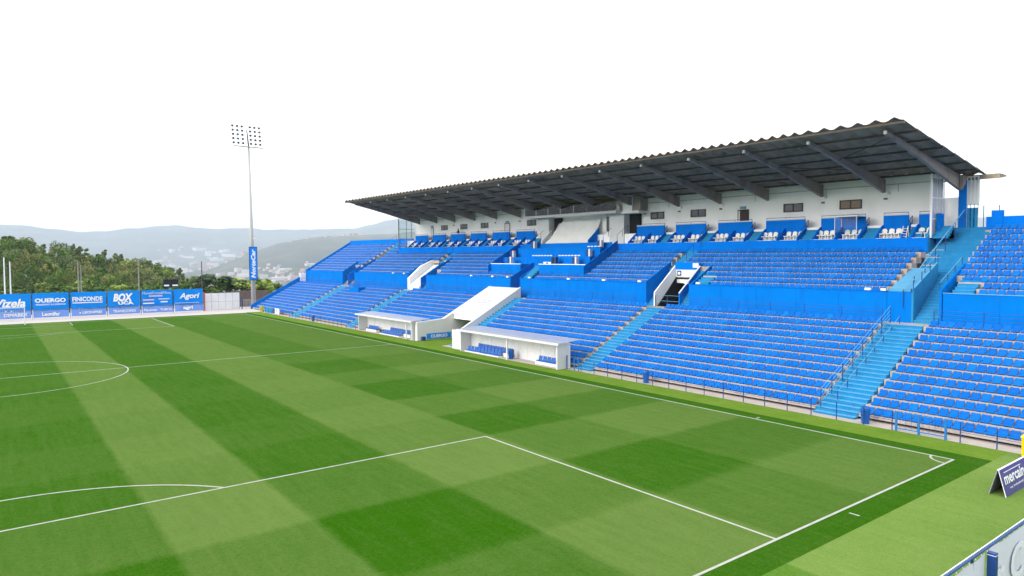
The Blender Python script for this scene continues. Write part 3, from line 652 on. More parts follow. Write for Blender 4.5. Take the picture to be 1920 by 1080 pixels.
# folded step ladder beside the first box, glass booth in the second
lad = MB()
for s in (-1, 1):
    for yy in (11.3, 11.65): lad.tube((21.9+0.28*s, yy, 10.56), (21.95, yy, 11.55), 0.03, 5)
for i in range(4): lad.tube((21.72+i*0.05, 11.3, 10.75+i*0.2), (21.72+i*0.05, 11.65, 10.75+i*0.2), 0.025, 5)
tag(lad.build('step_ladder', 'plastic_white', warp=True), 'white folding step ladder standing in the box nearest the glass end wall', 'ladder')
bo = MB().box(21.7, 15.1, 12.46, 22.98, 17.0, 12.54).build('booth_roof', 'plastic_white', GS)
for x, y in ((21.75, 15.15), (21.75, 16.95), (22.9, 16.95)): MB().tube((x, y, 10.56), (x, y, 12.46), 0.03, 6).build('booth_post', 'steel_white', bo)
MB().box(21.74, 15.2, 11.2, 21.76, 16.9, 12.4).build('booth_pane', 'clear_glass', bo)
# windows and doors in the rear wall
def window(y, z, glass='glass_dark', w=1.9, h=0.78):
    f = MB(); x0, x1 = XW-0.07, XW-0.001
    f.box(x0, y-w/2, z-h/2, x1, y+w/2, z-h/2+0.09); f.box(x0, y-w/2, z+h/2-0.09, x1, y+w/2, z+h/2)
    for yy in (y-w/2, y-0.045, y+w/2-0.09): f.box(x0, yy, z-h/2+0.09, x1, yy+0.09, z+h/2-0.09)
    fo = f.build('window', 'frame_black', GS)
    for s in (-1, 1):
        a = y+s*0.045; b = y+s*(w/2-0.09); MB().box(XW-0.03, min(a, b), z-h/2+0.09, XW-0.002, max(a, b), z+h/2-0.09).build('pane', glass, fo)
for y, g in ((16.85, 'curtain_brown'), (22.1, 'glass_dark'), (32.65, 'glass_dark'), (38.1, 'glass_dark'), (60.1, 'glass_dark'), (71.2, 'glass_dark'), (76.8, 'glass_dark'), (82.5, 'glass_dark')): window(y, 13.62, g)
def door(y, z0, z1, w, mt):
    d = MB().box(XW-0.06, y-w/2, z0, XW-0.001, y+w/2, z1).build('door', 'frame_black', GS)
    MB().box(XW-0.075, y-w/2+0.09, z0, XW-0.061, y+w/2-0.28, z1-0.1).build('door_leaf', mt, d)
    MB().box(XW-0.075, y+w/2-0.26, z0, XW-0.061, y+w/2-0.09, z1-0.1).build('side_light', 'panel_grey', d)
    MB().box(XW-0.16, y-0.3, z1+0.06, XW-0.001, y+0.3, z1+0.3).build('door_lamp', 'rail_light', d)
door(27.3, 11.73, 13.72, 1.25, 'door_brown'); door(65.6, 11.73, 13.75, 1.3, 'panel_grey'); door(86.3, 11.73, 13.75, 0.9, 'panel_grey')
for y in (19.6, 30.2, 35.4, 14.3, 40.2, 63.0, 68.8, 80.0):
    MB().sph((XW-0.12, y-0.6, 14.35), 0.12).build('wall_lamp', 'plastic_white', GS, smooth=True)
    MB().box(XW-0.14, y-0.45, 13.85, XW-0.001, y-0.2, 13.98).build('wall_speaker', 'lamp_dark', GS)
cb = MB().tube((XW-0.05, 10.2, 15.05), (XW-0.05, 40.0, 15.05), 0.035, 5)
for y in (13.0, 19.0, 26.0, 30.2, 36.5): cb.tube((XW-0.05, y, 15.05), (XW-0.05, y, 14.4), 0.02, 5)
cb.build('cable_conduit', 'steel_grey', GS)
cb = MB().tube((XW-0.05, 59.2, 15.05), (XW-0.05, 92.0, 15.05), 0.035, 5); cb.build('cable_conduit', 'steel_grey', GS)
# centre balcony with glass front and white desks, sheeted seats below it
MB().prism([(21.9, 14.02), (24.19, 14.0), (24.19, 14.3), (21.9, 14.3)][::-1], 42.2, 58.9, 6).build('balcony', 'paint_white', GS)
MB().box(22.6, 39.4, 13.95, 24.19, 42.18, 14.2).build('balcony', 'wall_white', GS)
for i in range(7):
    MB().box(21.95, 42.3+i*2.37, 14.32, 21.97, 42.3+i*2.37+2.33, 15.25).build('balcony_pane', 'clear_glass', GS)
for a, b in ((42.5, 44.2), (45.0, 49.0), (55.2, 56.2), (56.6, 58.6)):
    d = MB().box(22.6, a, 14.95, 23.1, b, 15.02).build('desk', 'plastic_white', GS)
    for i in range(int((b-a)/1.2)+1): MB().box(22.75, a+i*1.2+0.05, 14.31, 22.85, a+i*1.2+0.35, 14.93).build('desk_leg', 'plastic_white', d)
MB().box(22.7, 40.5, 14.21, 24.19, 41.9, 16.3).build('balcony_cabin', 'wall_white', GS)
MB().box(22.9, 39.5, 14.21, 24.18, 40.48, 15.9).build('balcony_store', 'concrete_grey', GS)
for a, b in ((55.15, 57.4), (42.0, 44.3)): MB().box(23.0, a, 10.56, 24.19, b, 13.99).build('pier', 'paint_white', GS)
for a, b in ((53.7, 55.1), (40.4, 41.95)): MB().box(23.9, a, 11.73, 24.19, b, 13.99).build('doorway', 'interior_dark', GS)
dw = MB().box(23.85, 44.5, 12.1, 24.18, 45.6, 13.8).build('door', 'frame_black', GS); MB().box(23.83, 44.65, 12.2, 23.849, 45.45, 13.7).build('door_leaf', 'glass_dark', dw)
tar = MB(); V = []; F = []; nx, ny = 14, 16
for i in range(nx+1):
    for j in range(ny+1):
        t = i/nx; x = 21.6+t*2.5; y = 46.7+8.0*j/ny-0.7*t*(1 if j == ny else 0)-0.0
        z = 10.72+2.9*t**1.5+0.05*math.sin(j*1.9+i)+0.03*math.sin(j*0.8-i*1.3); V.append((x, y, z))
for i in range(nx):
    for j in range(ny): a = i*(ny+1)+j; F.append((a, a+ny+1, a+ny+2, a+1))
N = len(V); V += [(x+0.05, y, z-0.06) for x, y, z in V]; F += [tuple(q+N for q in f[::-1]) for f in F]
tar.add(V, F); tar.build('seat_cover_sheet', 'tarp_white', GS, smooth=True)
for s, yy in ((1, 46.4), (-1, 55.0)): flank(yy, 21.6, 11.1, 23.4, 12.5, 10.56, 10.56, 'wall_white' if s < 0 else 'box_blue', 0.12)
railing([(21.7, 44.0, 10.9), (23.4, 44.0, 12.0)], 1.2, 0.7, (0.7,)); railing([(21.7, 56.2, 10.9), (23.4, 56.2, 12.0)], 1.2, 0.7, (0.7,)); railing([(21.7, 41.8, 10.9), (23.4, 41.8, 12.0)], 1.2, 0.7, (0.7,))
# glazed end walls
for yy, x0 in ((9.62, 21.7), (92.6, 21.2)):
    g = MB(); g.box(x0, yy-0.06, 10.6, x0+0.12, yy+0.06, 15.4)
    for x in (22.7, 23.7): g.box(x, yy-0.03, 10.6, x+0.06, yy+0.03, 15.2)
    for z in (12.0, 13.6): g.box(x0+0.12, yy-0.025, z, 24.2, yy+0.025, z+0.06)
    fr = g.build('end_glazing', 'steel_white' if yy < 50 else 'lamp_dark', GS)
    for a, b in ((x0+0.12, 22.7), (22.76, 23.7), (23.76, 24.2)): MB().box(a, yy-0.008, 10.6, b, yy+0.008, 15.1).build('pane', 'milky_sheet' if yy < 50 else 'clear_glass', fr)
MB().prism([(21.45, 9.4), (24.2, 10.2), (24.2, 12.6), (23.0, 12.45), (21.45, 10.7)], 9.70, 9.84).build('end_cheek', 'stair_blue', GS)
MB().box(22.55, 9.3, 10.2, 23.3, 9.56, 12.45).build('end_pillar', 'wall_blue', GS)
# rear stair house at the near end
MB().box(24.95, 8.95, 11.3, 25.15, 10.4, 13.75).build('stair_house_door', 'wall_white', GS)
MB().box(24.9, 8.4, 11.3, 25.2, 8.93, 15.0).build('stair_house_pier', 'wall_blue', GS)
MB().box(25.0, 7.65, 11.3, 25.1, 8.38, 12.9).build('stair_house_panel', 'stair_blue', GS)
lt = MB()
for i in range(4): lt.box(25.0, 7.62+i*0.25, 11.3, 25.06, 7.68+i*0.25, 15.2)
lt.box(25.0, 7.6, 13.1, 25.07, 8.4, 13.2); lt.box(25.0, 7.6, 15.2, 25.07, 8.4, 15.3); lt.build('lattice_window', 'steel_white', GS)
MB().box(25.12, 7.6, 13.2, 25.14, 8.39, 15.2).build('lattice_backing', 'panel_grey', GS)
MB().box(24.4, 8.41, 15.02, 25.3, 10.3, 15.06).build('stair_house_top', 'concrete_grey', GS)
MB().box(20.0, 6.6, 11.35, 26.5, 9.6, 11.42).build('stair_landing', 'stair_blue', GS) if False else None
MB().box(24.85, 6.5, 11.0, 26.5, 9.65, 11.42).build('stair_landing', 'stair_blue', GS)
railing([(25.1, 7.3, 11.42), (25.1, 6.3, 11.42)], 1.0, 1.6, (1.6,), 'steel_white')

# ---- roof
ZR = lambda x: 17.72-0.167*(x-11.5)
XR0, NR, DR = 11.35, 7, 2.02
nper = 6
def panel_mesh():
    mb = MB(); V = []; F = []; pts = []
    for i in range(nper):
        y0 = i/nper; w = 1/nper
        pts += [(y0, 0.0), (y0+w*0.14, 0.02), (y0+w*0.44, 0.20), (y0+w*0.5, 0.225), (y0+w*0.56, 0.20), (y0+w*0.86, 0.02)]
    pts.append((1.0, 0.0)); k = len(pts)
    for off in (0.0, -0.035):
        for x in (0.0, DR+0.10):
            V += [(x, y, z+off-0.167*x+(0.05 if x == 0 else 0.0)) for y, z in pts]
    for i in range(k-1):
        F.append((i, i+1, k+i+1, k+i)); F.append((2*k+i, 3*k+i, 3*k+i+1, 2*k+i+1))
        F.append((i, 2*k+i, 2*k+i+1, i+1)); F.append((k+i, k+i+1, 3*k+i+1, 3*k+i))
    F += [(0, k, 3*k, 2*k), (k-1, 3*k-1, 4*k-1, 2*k-1)]
    mb.add(V, F); m = mb.mesh('roof_panel'); m.materials.append(MAT['roof_sheet']); return m
PANEL = panel_mesh()
PURL = MB().box(-0.05, 0, -0.13, 0.05, 1, 0.0).mesh('purlin'); PURL.materials.append(MAT['purlin'])
roof = MB().prism([(XR0+0.10, ZR(XR0)-0.16), (XR0+0.2, ZR(XR0)-0.16), (XR0+0.2, ZR(XR0)-0.03), (XR0+0.10, ZR(XR0)-0.03)][::-1], 7.3, 92.0, 10).build('roof', 'roof_sheet', GS)
edges = [7.3]+YB[1:-1]+[92.2]
for i in range(len(edges)-1):
    a, b = edges[i], edges[i+1]
    for j in range(NR):
        x = XR0+j*DR
        inst('roof_panel', PANEL, (x, a, ZR(x)+0.02), roof, rot=(math.atan(0.009), 0, 0), scale=(1, b-a+0.004, 1))
    for j in range(NR+1):
        x = XR0+j*DR+0.08
        inst('purlin', PURL, (x, a, ZR(x)-0.012), roof, rot=(math.atan(0.009), 0, 0), scale=(1, b-a, 1))
for i, y in enumerate(YB):
    xe = 25.0 if i == 0 else 24.19
    xs = [12.45, 15.0, 17.8, 21.0, 24.0, xe]; dep = [0.20, 0.32, 0.50, 0.78, 1.0, 1.04]
    top = [(x, ZR(x)-0.145) for x in xs]; bot = [(x, ZR(x)-0.145-d) for x, d in zip(xs, dep)]
    MB().prism((bot+top[::-1]), y-0.13, y+0.13).build('roof_beam', 'concrete_grey', GS)
    MB().box(12.36, y-0.1, ZR(12.4)-0.36, 12.44, y+0.1, ZR(12.4)-0.14).build('beam_end_plate', 'panel_grey', GS)
MB().prism([(25.02, 15.0), (26.4, 15.2), (26.4, 15.32), (25.02, 15.36)], 6.3, 8.9).build('gutter', 'roof_sheet', GS)
MB().prism([(24.3, 14.3), (25.0, 14.9), (25.0, 15.35), (24.3, 15.4)], 8.45, 8.68).build('roof_bracket', 'concrete_grey', GS)
for y0, y1, x0, x1 in ((8.85, 14.15, 13.2, 16.8), (14.15, 19.4, 20.0, 17.0), (46.1, 51.6, 16.5, 13.0), (40.65, 46.1, 16.5, 20.5)):
    MB().tube((x0, y0, ZR(x0)-0.35), (x1, y1, ZR(x1)-0.35), 0.035, 5).build('roof_brace', 'purlin', GS)

# ------------------------------------------------------------------ players' tunnel
TN = root('players_tunnel', (8, 52.5, 0), 'white sloping concrete players tunnel between the two dugouts', 'tunnel')
s_ = 0.53
def tz(x): return 2.95+(x-8.4)*s_
MB().prism([(3.6, -0.02), (13.9, -0.02), (13.9, tz(13.9)), (8.4, tz(8.4)), (7.2, tz(7.2)), (3.6, 2.05)], 55.2, 55.7).build('side_wall', 'paint_white', TN)
MB().prism([(5.0, -0.02), (13.9, -0.02), (13.9, tz(13.9)+0.05), (5.0, tz(5.0)+0.05)], 49.45, 49.75).build('side_wall', 'paint_white', TN)
MB().prism([(8.4, tz(8.4)-0.22), (13.9, tz(13.9)-0.3), (13.9, tz(13.9)-0.04), (8.4, tz(8.4)-0.04)], 49.76, 55.19).build('roof_slab', 'paint_white', TN)
MB().box(8.5, 49.77, 2.25, 8.7, 55.19, 2.7).build('lintel', 'wall_white', TN)
MB().box(12.5, 49.77, -0.02, 12.6, 55.19, 4.6).build('dark_interior', 'interior_dark', TN)
MB().prism([(9.2, 0.0), (12.4, 0.0), (12.4, 2.6)], 50.0, 53.8).build('inner_stair', 'concrete_dark', TN)
MB().box(3.4, 49.76, -0.02, 12.5, 55.19, 0.0).build('floor_mat', 'turf_verge', TN)
mk = MB()
sl = np.array([1, 0, s_])/math.hypot(1, s_)
for row, (w0, w1) in enumerate(((51.2, 53.2), (51.1, 53.5))):
    y = w0
    while y < w1:
        L = 0.16+0.14*random.random(); x = 10.95-row*0.42+0.06*(y-w0)
        p = np.array([x, y, tz(x)-0.034]); q = p+sl*(0.10+0.2*random.random())
        mk.add([p, p+(0, L, 0), q+(0, L, 0), q], [(0, 1, 2, 3)]); y += L+0.08
mk.build('worn_lettering', 'letter_grey', TN)
bn = MB().box(4.8, 55.12, 0.10, 8.0, 55.18, 0.72).build('banner_sheet', 'banner_blue', TN)
text('lettering', 'OUERGO', 'letter_white', TN, (5.3, 55.12, 0.22), (1, 0, 0), (0, 0, 1), 2.2, 0.36, bold=0.02)
bx = MB().box(4.0, 54.7, 0, 4.4, 55.05, 0.45); tag(bx.build('kit_bag', 'navy'), 'small dark blue bag on the turf by the tunnel wall', 'bag')

# ------------------------------------------------------------------ dugouts
def dugout(name, x0, y0, y1, label, rows, mids, zr=2.15):
    t = root(name, (x0, (y0+y1)/2, 0), label, 'dugout', 'white team dugouts in front of the stand')
    xb = x0+1.25
    bw = MB().box(xb+0.03, y0, -0.01, xb+0.12, y1, zr-0.03).build('back_wall', 'panel_grey', t)
    for q in range(8):
        ya, yb = y0+(y1-y0)*q/8, y0+(y1-y0)*(q+1)/8
        MB().box(xb, ya+0.012, 0.0, xb+0.028, yb-0.012, zr-0.05).build('wall_panel', 'dugout_white', bw)
    for y in (y0, y1-0.12): MB().box(x0+0.05, y+0.001, -0.01, xb-0.001, y+0.119, zr-0.05).build('side_wall', 'dugout_white', t)
    for y in [y0-0.0]+mids: MB().box(x0-0.06, y, -0.01, x0+0.04, y+0.14, zr-0.02).build('post', 'paint_white', t)
    MB().prism([(x0-0.25, zr), (xb+0.9, zr+0.20), (xb+0.9, zr+0.24), (x0-0.25, zr+0.04)][::-1], y0-0.35, y1+0.25).build('roof_sheet', 'milky_sheet', t)
    MB().box(x0-0.3, y0-0.36, zr-0.12, x0-0.22, y1+0.26, zr+0.06).build('fascia', 'paint_white', t)
    n = 8
    for i in range(n+1):
        y = y0+(y1-y0-0.08)*i/n
        MB().prism([(x0-0.2, zr-0.08), (xb+0.85, zr+0.12), (xb+0.85, zr+0.19), (x0-0.2, zr-0.01)][::-1], y, y+0.06).build('roof_rib', 'steel_white', t)
    MB().box(x0+0.1, y0+0.15, -0.01, xb-0.001, y1-0.15, 0.06).build('floor_slab', 'concrete_path', t)
    for k, (ya, n_, xo, zo) in enumerate(rows):
        b = MB().box(x0+xo-0.05, ya-0.3, 0.06, x0+xo+0.42, ya+n_*0.56-0.25, zo).build('bench_plinth', 'panel_grey', t)
        for i in range(n_): inst('seat', BSEAT, (x0+xo, ya+i*0.56, zo), b)
    return t
bs = MB(); SVb = SV.copy(); SVb[:, 2] = np.where(SVb[:, 0] > 0.34, SVb[:, 2]*1.35, SVb[:, 2]); SVb[:, 1] *= 1.1
bs.add(SVb, SF); BSEAT = bs.mesh('dugout_seat'); BSEAT.materials.append(MAT['bin_blue']); BSEAT.polygons.foreach_set('use_smooth', [True]*len(BSEAT.polygons))
dugout('dugout', 2.6, 30.1, 44.9, 'nearer white dugout with milky roof and rows of blue seats', [(37.9, 10, 0.72, 0.42), (38.8, 10, 0.12, 0.16), (31.0, 5, 0.45, 0.30)], [37.0])
dugout('dugout', 3.3, 55.9, 70.2, 'farther white dugout with blue seats, left of the sloping tunnel', [(57.9, 10, 0.72, 0.42), (59.4, 9, 0.12, 0.16), (66.2, 5, 0.5, 0.32)], [57.1])
sp = MB().box(2.9, 45.2, 0.0, 4.1, 47.0, 0.12); sp.box(3.1, 46.9, 0.12, 3.2, 47.0, 2.0)
tag(MB().box(3.15, 45.3, 0.0, 3.25, 47.2, 1.95).build('screen_panel', 'dugout_white'), 'white screen panel standing at the left end of the nearer dugout', 'panel')

# ------------------------------------------------------------------ a person at the rail of the boxes
def person(x, y, z, label):
    J = [((0, 0, 0.88), .15), ((0, 0, 1.12), .14), ((0, 0, 1.32), .16), ((0, 0, 1.42), .08), ((-0.02, 0, 1.50), .065), ((-0.03, 0, 1.60), .10), ((-0.03, 0, 1.70), .085)]
    E = [(0, 1), (1, 2), (2, 3), (3, 4), (4, 5), (5, 6)]
    for sgn in (-1, 1):
        b = len(J); J += [((0, sgn*0.19, 1.36), .07), ((-0.10, sgn*0.24, 1.12), .052), ((-0.36, sgn*0.18, 1.06), .042), ((-0.44, sgn*0.17, 1.07), .035)]
        E += [(2, b), (b, b+1), (b+1, b+2), (b+2, b+3)]
        b = len(J); J += [((0, sgn*0.10, 0.80), .10), ((0.01, sgn*0.11, 0.46), .07), ((0.02, sgn*0.11, 0.08), .05), ((-0.14, sgn*0.12, 0.03), .04)]
        E += [(0, b), (b, b+1), (b+1, b+2), (b+2, b+3)]
    me = bpy.data.meshes.new('person'); me.from_pydata([p for p, r in J], E, []); me.update(); me.materials.append(MAT['frame_black'])
    o = bpy.data.objects.new('person', me); COL.objects.link(o); o.location = (x, y, z)
    md = o.modifiers.new('skin', 'SKIN'); 
    for k, (p, r) in enumerate(J): me.skin_vertices[0].data[k].radius = (r, r)
    me.skin_vertices[0].data[0].use_root = True
    sb_ = o.modifiers.new('sub', 'SUBSURF'); sb_.levels = 1; sb_.render_levels = 1
    return tag(o, label, 'person')
_pz = float(lean(np.array([23.6, 77.4, 11.72]))[2])
person(23.55, 77.4, _pz, 'person in dark clothes standing at the rail behind the far boxes')

# ------------------------------------------------------------------ perimeter fence along the stand
def fence(name, y0, y1, label):
    t = root(name, (3.42, y0, 0), label, 'fence', 'blue pitchside fences before the stand')
    for z in (0.97, 0.52):
        MB().tube((3.42, y0, z), (3.42, y1, z), 0.012, 5).build('rail', 'rail_blue', t)
    n = int(round((y1-y0)/1.5))
    for i in range(n+1): inst('post', POST, (3.42, y0+(y1-y0)*i/n, 0), t)
    return t
fence('pitchside_fence', -16, 1.0, 'thin blue pitchside fence right of the blue gate frame')
fence('pitchside_fence', 4.2, 28.2, 'long thin blue pitchside fence between the nearer dugout and the gate frame')
fence('pitchside_fence', 71.2, 111.0, 'thin blue pitchside fence beyond the farther dugout')
gt = root('fence_gate', (3.42, 2.6, 0), 'bright blue gate frame in the fence near the corner arc', 'gate')
for y in (1.65, 2.9, 4.0): MB().box(3.38, y-0.05, 0, 3.46, y+0.05, 1.02).build('post', 'gate_blue', gt)
for z in (0.12, 0.95): MB().box(3.4, 1.7, z, 3.44, 3.95, z+0.05).build('rail', 'gate_blue', gt)
for i in range(8): MB().box(3.415, 1.85+i*0.28, 0.17, 3.425, 1.86+i*0.28, 0.95).build('bar', 'rail_blue', gt)
g2 = root('fence_gate', (3.42, 29, 0), 'blue gate posts at the foot of the narrow stair beside the nearer dugout', 'gate')
for y in (28.5, 29.0, 29.9, 30.2): MB().box(3.39, y-0.04, 0, 3.45, y+0.04, 1.15).build('post', 'gate_blue' if y < 29.5 else 'rail_blue', g2)
MB().box(3.41, 28.55, 0.95, 3.44, 28.98, 1.0).build('rail', 'gate_blue', g2)

# ------------------------------------------------------------------ bins
def bin_(x, y, label, mt='bin_blue', w=0.5, h=0.95, group=None):
    t = root('litter_bin', (x, y, 0), label, 'bin', group)
    n = 12; V = []
    for z, r in ((0.02, 0.40*w), (h*0.72, 0.5*w), (h*0.74, 0.54*w), (h*0.80, 0.54*w)):
        V += [(x+r*math.cos(2*math.pi*i/n), y+r*math.sin(2*math.pi*i/n), z) for i in range(n)]
    F = [(j*n+i, j*n+(i+1) % n, (j+1)*n+(i+1) % n, (j+1)*n+i) for j in range(3) for i in range(n)]+[tuple(range(n-1, -1, -1)), tuple(range(3*n, 4*n))]
    mb = MB(); mb.add(V, F); mb.build('body', mt, t)
    mb = MB(); V = []
    for z, r in ((h*0.801, 0.50*w), (h*0.9, 0.47*w), (h, 0.28*w)): V += [(x+r*math.cos(2*math.pi*i/n), y+r*math.sin(2*math.pi*i/n), z) for i in range(n)]
    mb.add(V, [(j*n+i, j*n+(i+1) % n, (j+1)*n+(i+1) % n, (j+1)*n+i) for j in range(2) for i in range(n)]+[tuple(range(2*n, 3*n))]); mb.build('lid', mt, t)
    return t
bin_(3.75, 5.75, 'round blue litter bin at the foot of the wide stair'); bin_(3.75, 21.6, 'round blue litter bin by the fence, midway along the near block')
bin_(3.75, 86.9, 'small blue litter bin before the far block of seats'); bin_(3.1, 37.15, 'blue bin at the end of the seat row inside the nearer dugout', w=0.55)
def wheelie(x, y, label):
    t = root('wheeled_bin', (x, y, 0), label, 'bin', 'yellow wheeled bins')
    MB().prism([(x-0.24, 0.06), (x+0.24, 0.06), (x+0.30, 0.92), (x-0.30, 0.92)], y-0.27, y+0.27).build('body', 'yellow', t)
    MB().prism([(x-0.33, 0.925), (x+0.34, 0.925), (x+0.30, 1.04), (x-0.26, 1.0)], y-0.3, y+0.3).build('lid', 'yellow', t)
    for s in (-1, 1): MB().tube((x+0.24, y+s*0.24, 0.1), (x+0.24, y+s*0.30, 0.1), 0.1, 10).build('wheel', 'frame_black', t)
wheelie(2.98, -1.98, 'yellow wheeled bin at the right edge beside the pitchside fence'); wheelie(3.75, 111.2, 'yellow wheeled bin at the far left end of the stand')

# ------------------------------------------------------------------ advertising A-board
AB = root('advertising_board', (-2.9, -2.95, 0), 'purple and white A-frame advertising board on the turf behind the goal line', 'board')
ax0, ax1, ayf, ayb, azt = -3.95, -0.75, -3.14, -2.55, 0.98
ym_ = (ayf+ayb)/2
for (ya, mt, nm) in ((ayf, 'purple', 'front_panel'), (ayb, 'board_grey', 'rear_panel')):
    d = 0.03 if ya > ym_ else -0.03
    MB().add([(ax0, ya, 0), (ax1, ya, 0), (ax1, ym_+d, azt), (ax0, ym_+d, azt), (ax0, ya-d*.8, 0), (ax1, ya-d*.8, 0), (ax1, ym_+d*.2, azt), (ax0, ym_+d*.2, azt)],
             [(0, 1, 2, 3), (7, 6, 5, 4), (0, 4, 5, 1), (1, 5, 6, 2), (2, 6, 7, 3), (3, 7, 4, 0)]).build(nm, mt, AB)
MB().box(ax0-0.01, ym_-0.032, azt, ax1+0.01, ym_+0.032, azt+0.012).build('top_edge', 'letter_white', AB)
for x in (ax0-0.011, ax1+0.001): MB().add([(x, ayf-0.003, 0), (x+.01, ayf-0.003, 0), (x+.01, ym_-0.03, azt), (x, ym_-0.03, azt), (x, ayf+0.022, 0), (x+.01, ayf+0.022, 0), (x+.01, ym_-0.01, azt), (x, ym_-0.01, azt)],
        [(0, 1, 2, 3), (7, 6, 5, 4), (0, 4, 5, 1), (1, 5, 6, 2), (2, 6, 7, 3), (3, 7, 4, 0)]).build('edge_strip', 'letter_white', AB)
slope = np.array([0, ym_-0.03-ayf, azt]); slope /= np.linalg.norm(slope)
ob = lambda x, t: np.array([x, ayf, 0])+slope*t
text('lettering', 'mercain', 'letter_white', AB, ob(-3.72, 0.42), (1, 0, 0), slope, 2.2, 0.40, bold=0.025, thick=0.012)
text('lettering', 'eq industrial', 'letter_white', AB, ob(-3.35, 0.20), (1, 0, 0), slope, 1.5, 0.11, shear=0.2, bold=0.01, thick=0.012)
nn = np.cross((1, 0, 0), slope)*0.012
MB().add([ob(-3.6, .85)+nn, ob(-1.75, .85)+nn, ob(-1.75, .88)+nn, ob(-3.6, .88)+nn], [(0, 1, 2, 3)]).build('printed_bar', 'letter_white', AB)

# ------------------------------------------------------------------ foreground fence behind the goal with a white banner
FF_ = root('goal_end_fence', (-14, -5.72, 0), 'blue steel fence with white banner tied on, lower right corner', 'fence')
yf = -5.72
MB().tube((-26, yf, 1.62), (-4, yf, 1.62), 0.035, 8).build('top_rail', 'rail_blue', FF_)
MB().tube((-26, yf+0.045, 1.655), (-4, yf+0.045, 1.655), 0.013, 6).build('rope', 'letter_white', FF_)
MB().tube((-26, yf, 0.15), (-4, yf, 0.15), 0.03, 8).build('bottom_rail', 'rail_blue', FF_)
for x in (-22.6, -18.4, -14.13, -9.9, -5.7): 
    MB().box(x-0.085, yf-0.24, 0, x+0.085, yf-0.05, 1.56).build('post', 'navy', FF_); MB().box(x-0.09, yf-0.245, 1.50, x+0.09, yf-0.045, 1.512).build('tie', 'letter_white', FF_)
for x in (-15.1, -19.4, -10.9): MB().tube((x, yf-0.01, 0), (x, yf-0.01, 1.6), 0.035, 8).build('thin_post', 'navy', FF_)
def wavy(x0, x1, z0, z1, y, amp, nx=40, nz=6, ph=0.0):
    V = []; F = []
    for off in (0, 0.012):
        for i in range(nx+1):
            for j in range(nz+1):
                x = x0+(x1-x0)*i/nx; z = z0+(z1-z0)*j/nz
                w = amp*math.sin(x*2.3+z*1.1+ph)+amp*0.6*math.sin(x*5.1-z*2.0+ph*2)
                V.append((x, y+w+off, z+0.02*math.sin(x*4+ph)*(j == nz)))
    n = (nx+1)*(nz+1)
    for i in range(nx):
        for j in range(nz):
            a = i*(nz+1)+j; F.append((a, a+nz+1, a+nz+2, a+1)); F.append((n+a, n+a+1, n+a+nz+2, n+a+nz+1))
    mb = MB(); mb.add(V, F); return mb
wavy(-14.0, -4.2, 0.12, 1.56, yf-0.03, 0.012).build('banner_sheet', 'banner_white', FF_, smooth=True)
wavy(-25.8, -14.25, 0.12, 1.52, yf-0.03, 0.012, ph=1.0).build('banner_sheet', 'banner_white', FF_, smooth=True)
for i in range(52):
    x = -24.5+i*0.4; MB().tube((x, yf-0.03, 1.53), (x+0.03, yf+0.06, 1.66), 0.012, 4).build('tie', 'letter_white', FF_)
text('lettering', 'r C A', 'letter_faint', FF_, (-13.55, yf-0.075, 0.25), (1, 0, 0), (0, 0, 1), 3.6, 1.0, bold=0.02)

# ------------------------------------------------------------------ far goal
G = root('goal', (-PW/2, PL, 0), 'white goal frame with net at the far end of the pitch', 'goal')
for s in (-1, 1): MB().tube((-PW/2+s*3.72, PL-0.06, 0), (-PW/2+s*3.72, PL-0.06, 2.50), 0.06, 8).build('post', 'steel_white', G)
MB().tube((-PW/2-3.78, PL-0.06, 2.50), (-PW/2+3.78, PL-0.06, 2.50), 0.06, 8).build('crossbar', 'steel_white', G)
for s in (-1, 1):
    MB().tube((-PW/2+s*3.72, PL, 2.45), (-PW/2+s*3.72, PL+1.3, 2.3), 0.025, 6).build('net_arm', 'steel_white', G)
    MB().tube((-PW/2+s*3.72, PL+1.3, 2.3), (-PW/2+s*3.72, PL+2.0, 0), 0.02, 6).build('net_arm', 'steel_white', G)
net = MB()
for i in range(31):
    x = -PW/2-3.72+7.44*i/30; net.tube((x, PL, 2.45), (x, PL+1.3, 2.3), 0.008, 3, cap=False); net.tube((x, PL+1.3, 2.3), (x, PL+2, 0.02), 0.008, 3, cap=False)
for j in range(10):
    t = j/9; net.tube((-PW/2-3.72, PL+1.3+0.7*t, 2.3-2.28*t), (-PW/2+3.72, PL+1.3+0.7*t, 2.3-2.28*t), 0.008, 3, cap=False)
net.build('net', 'net_white', G)

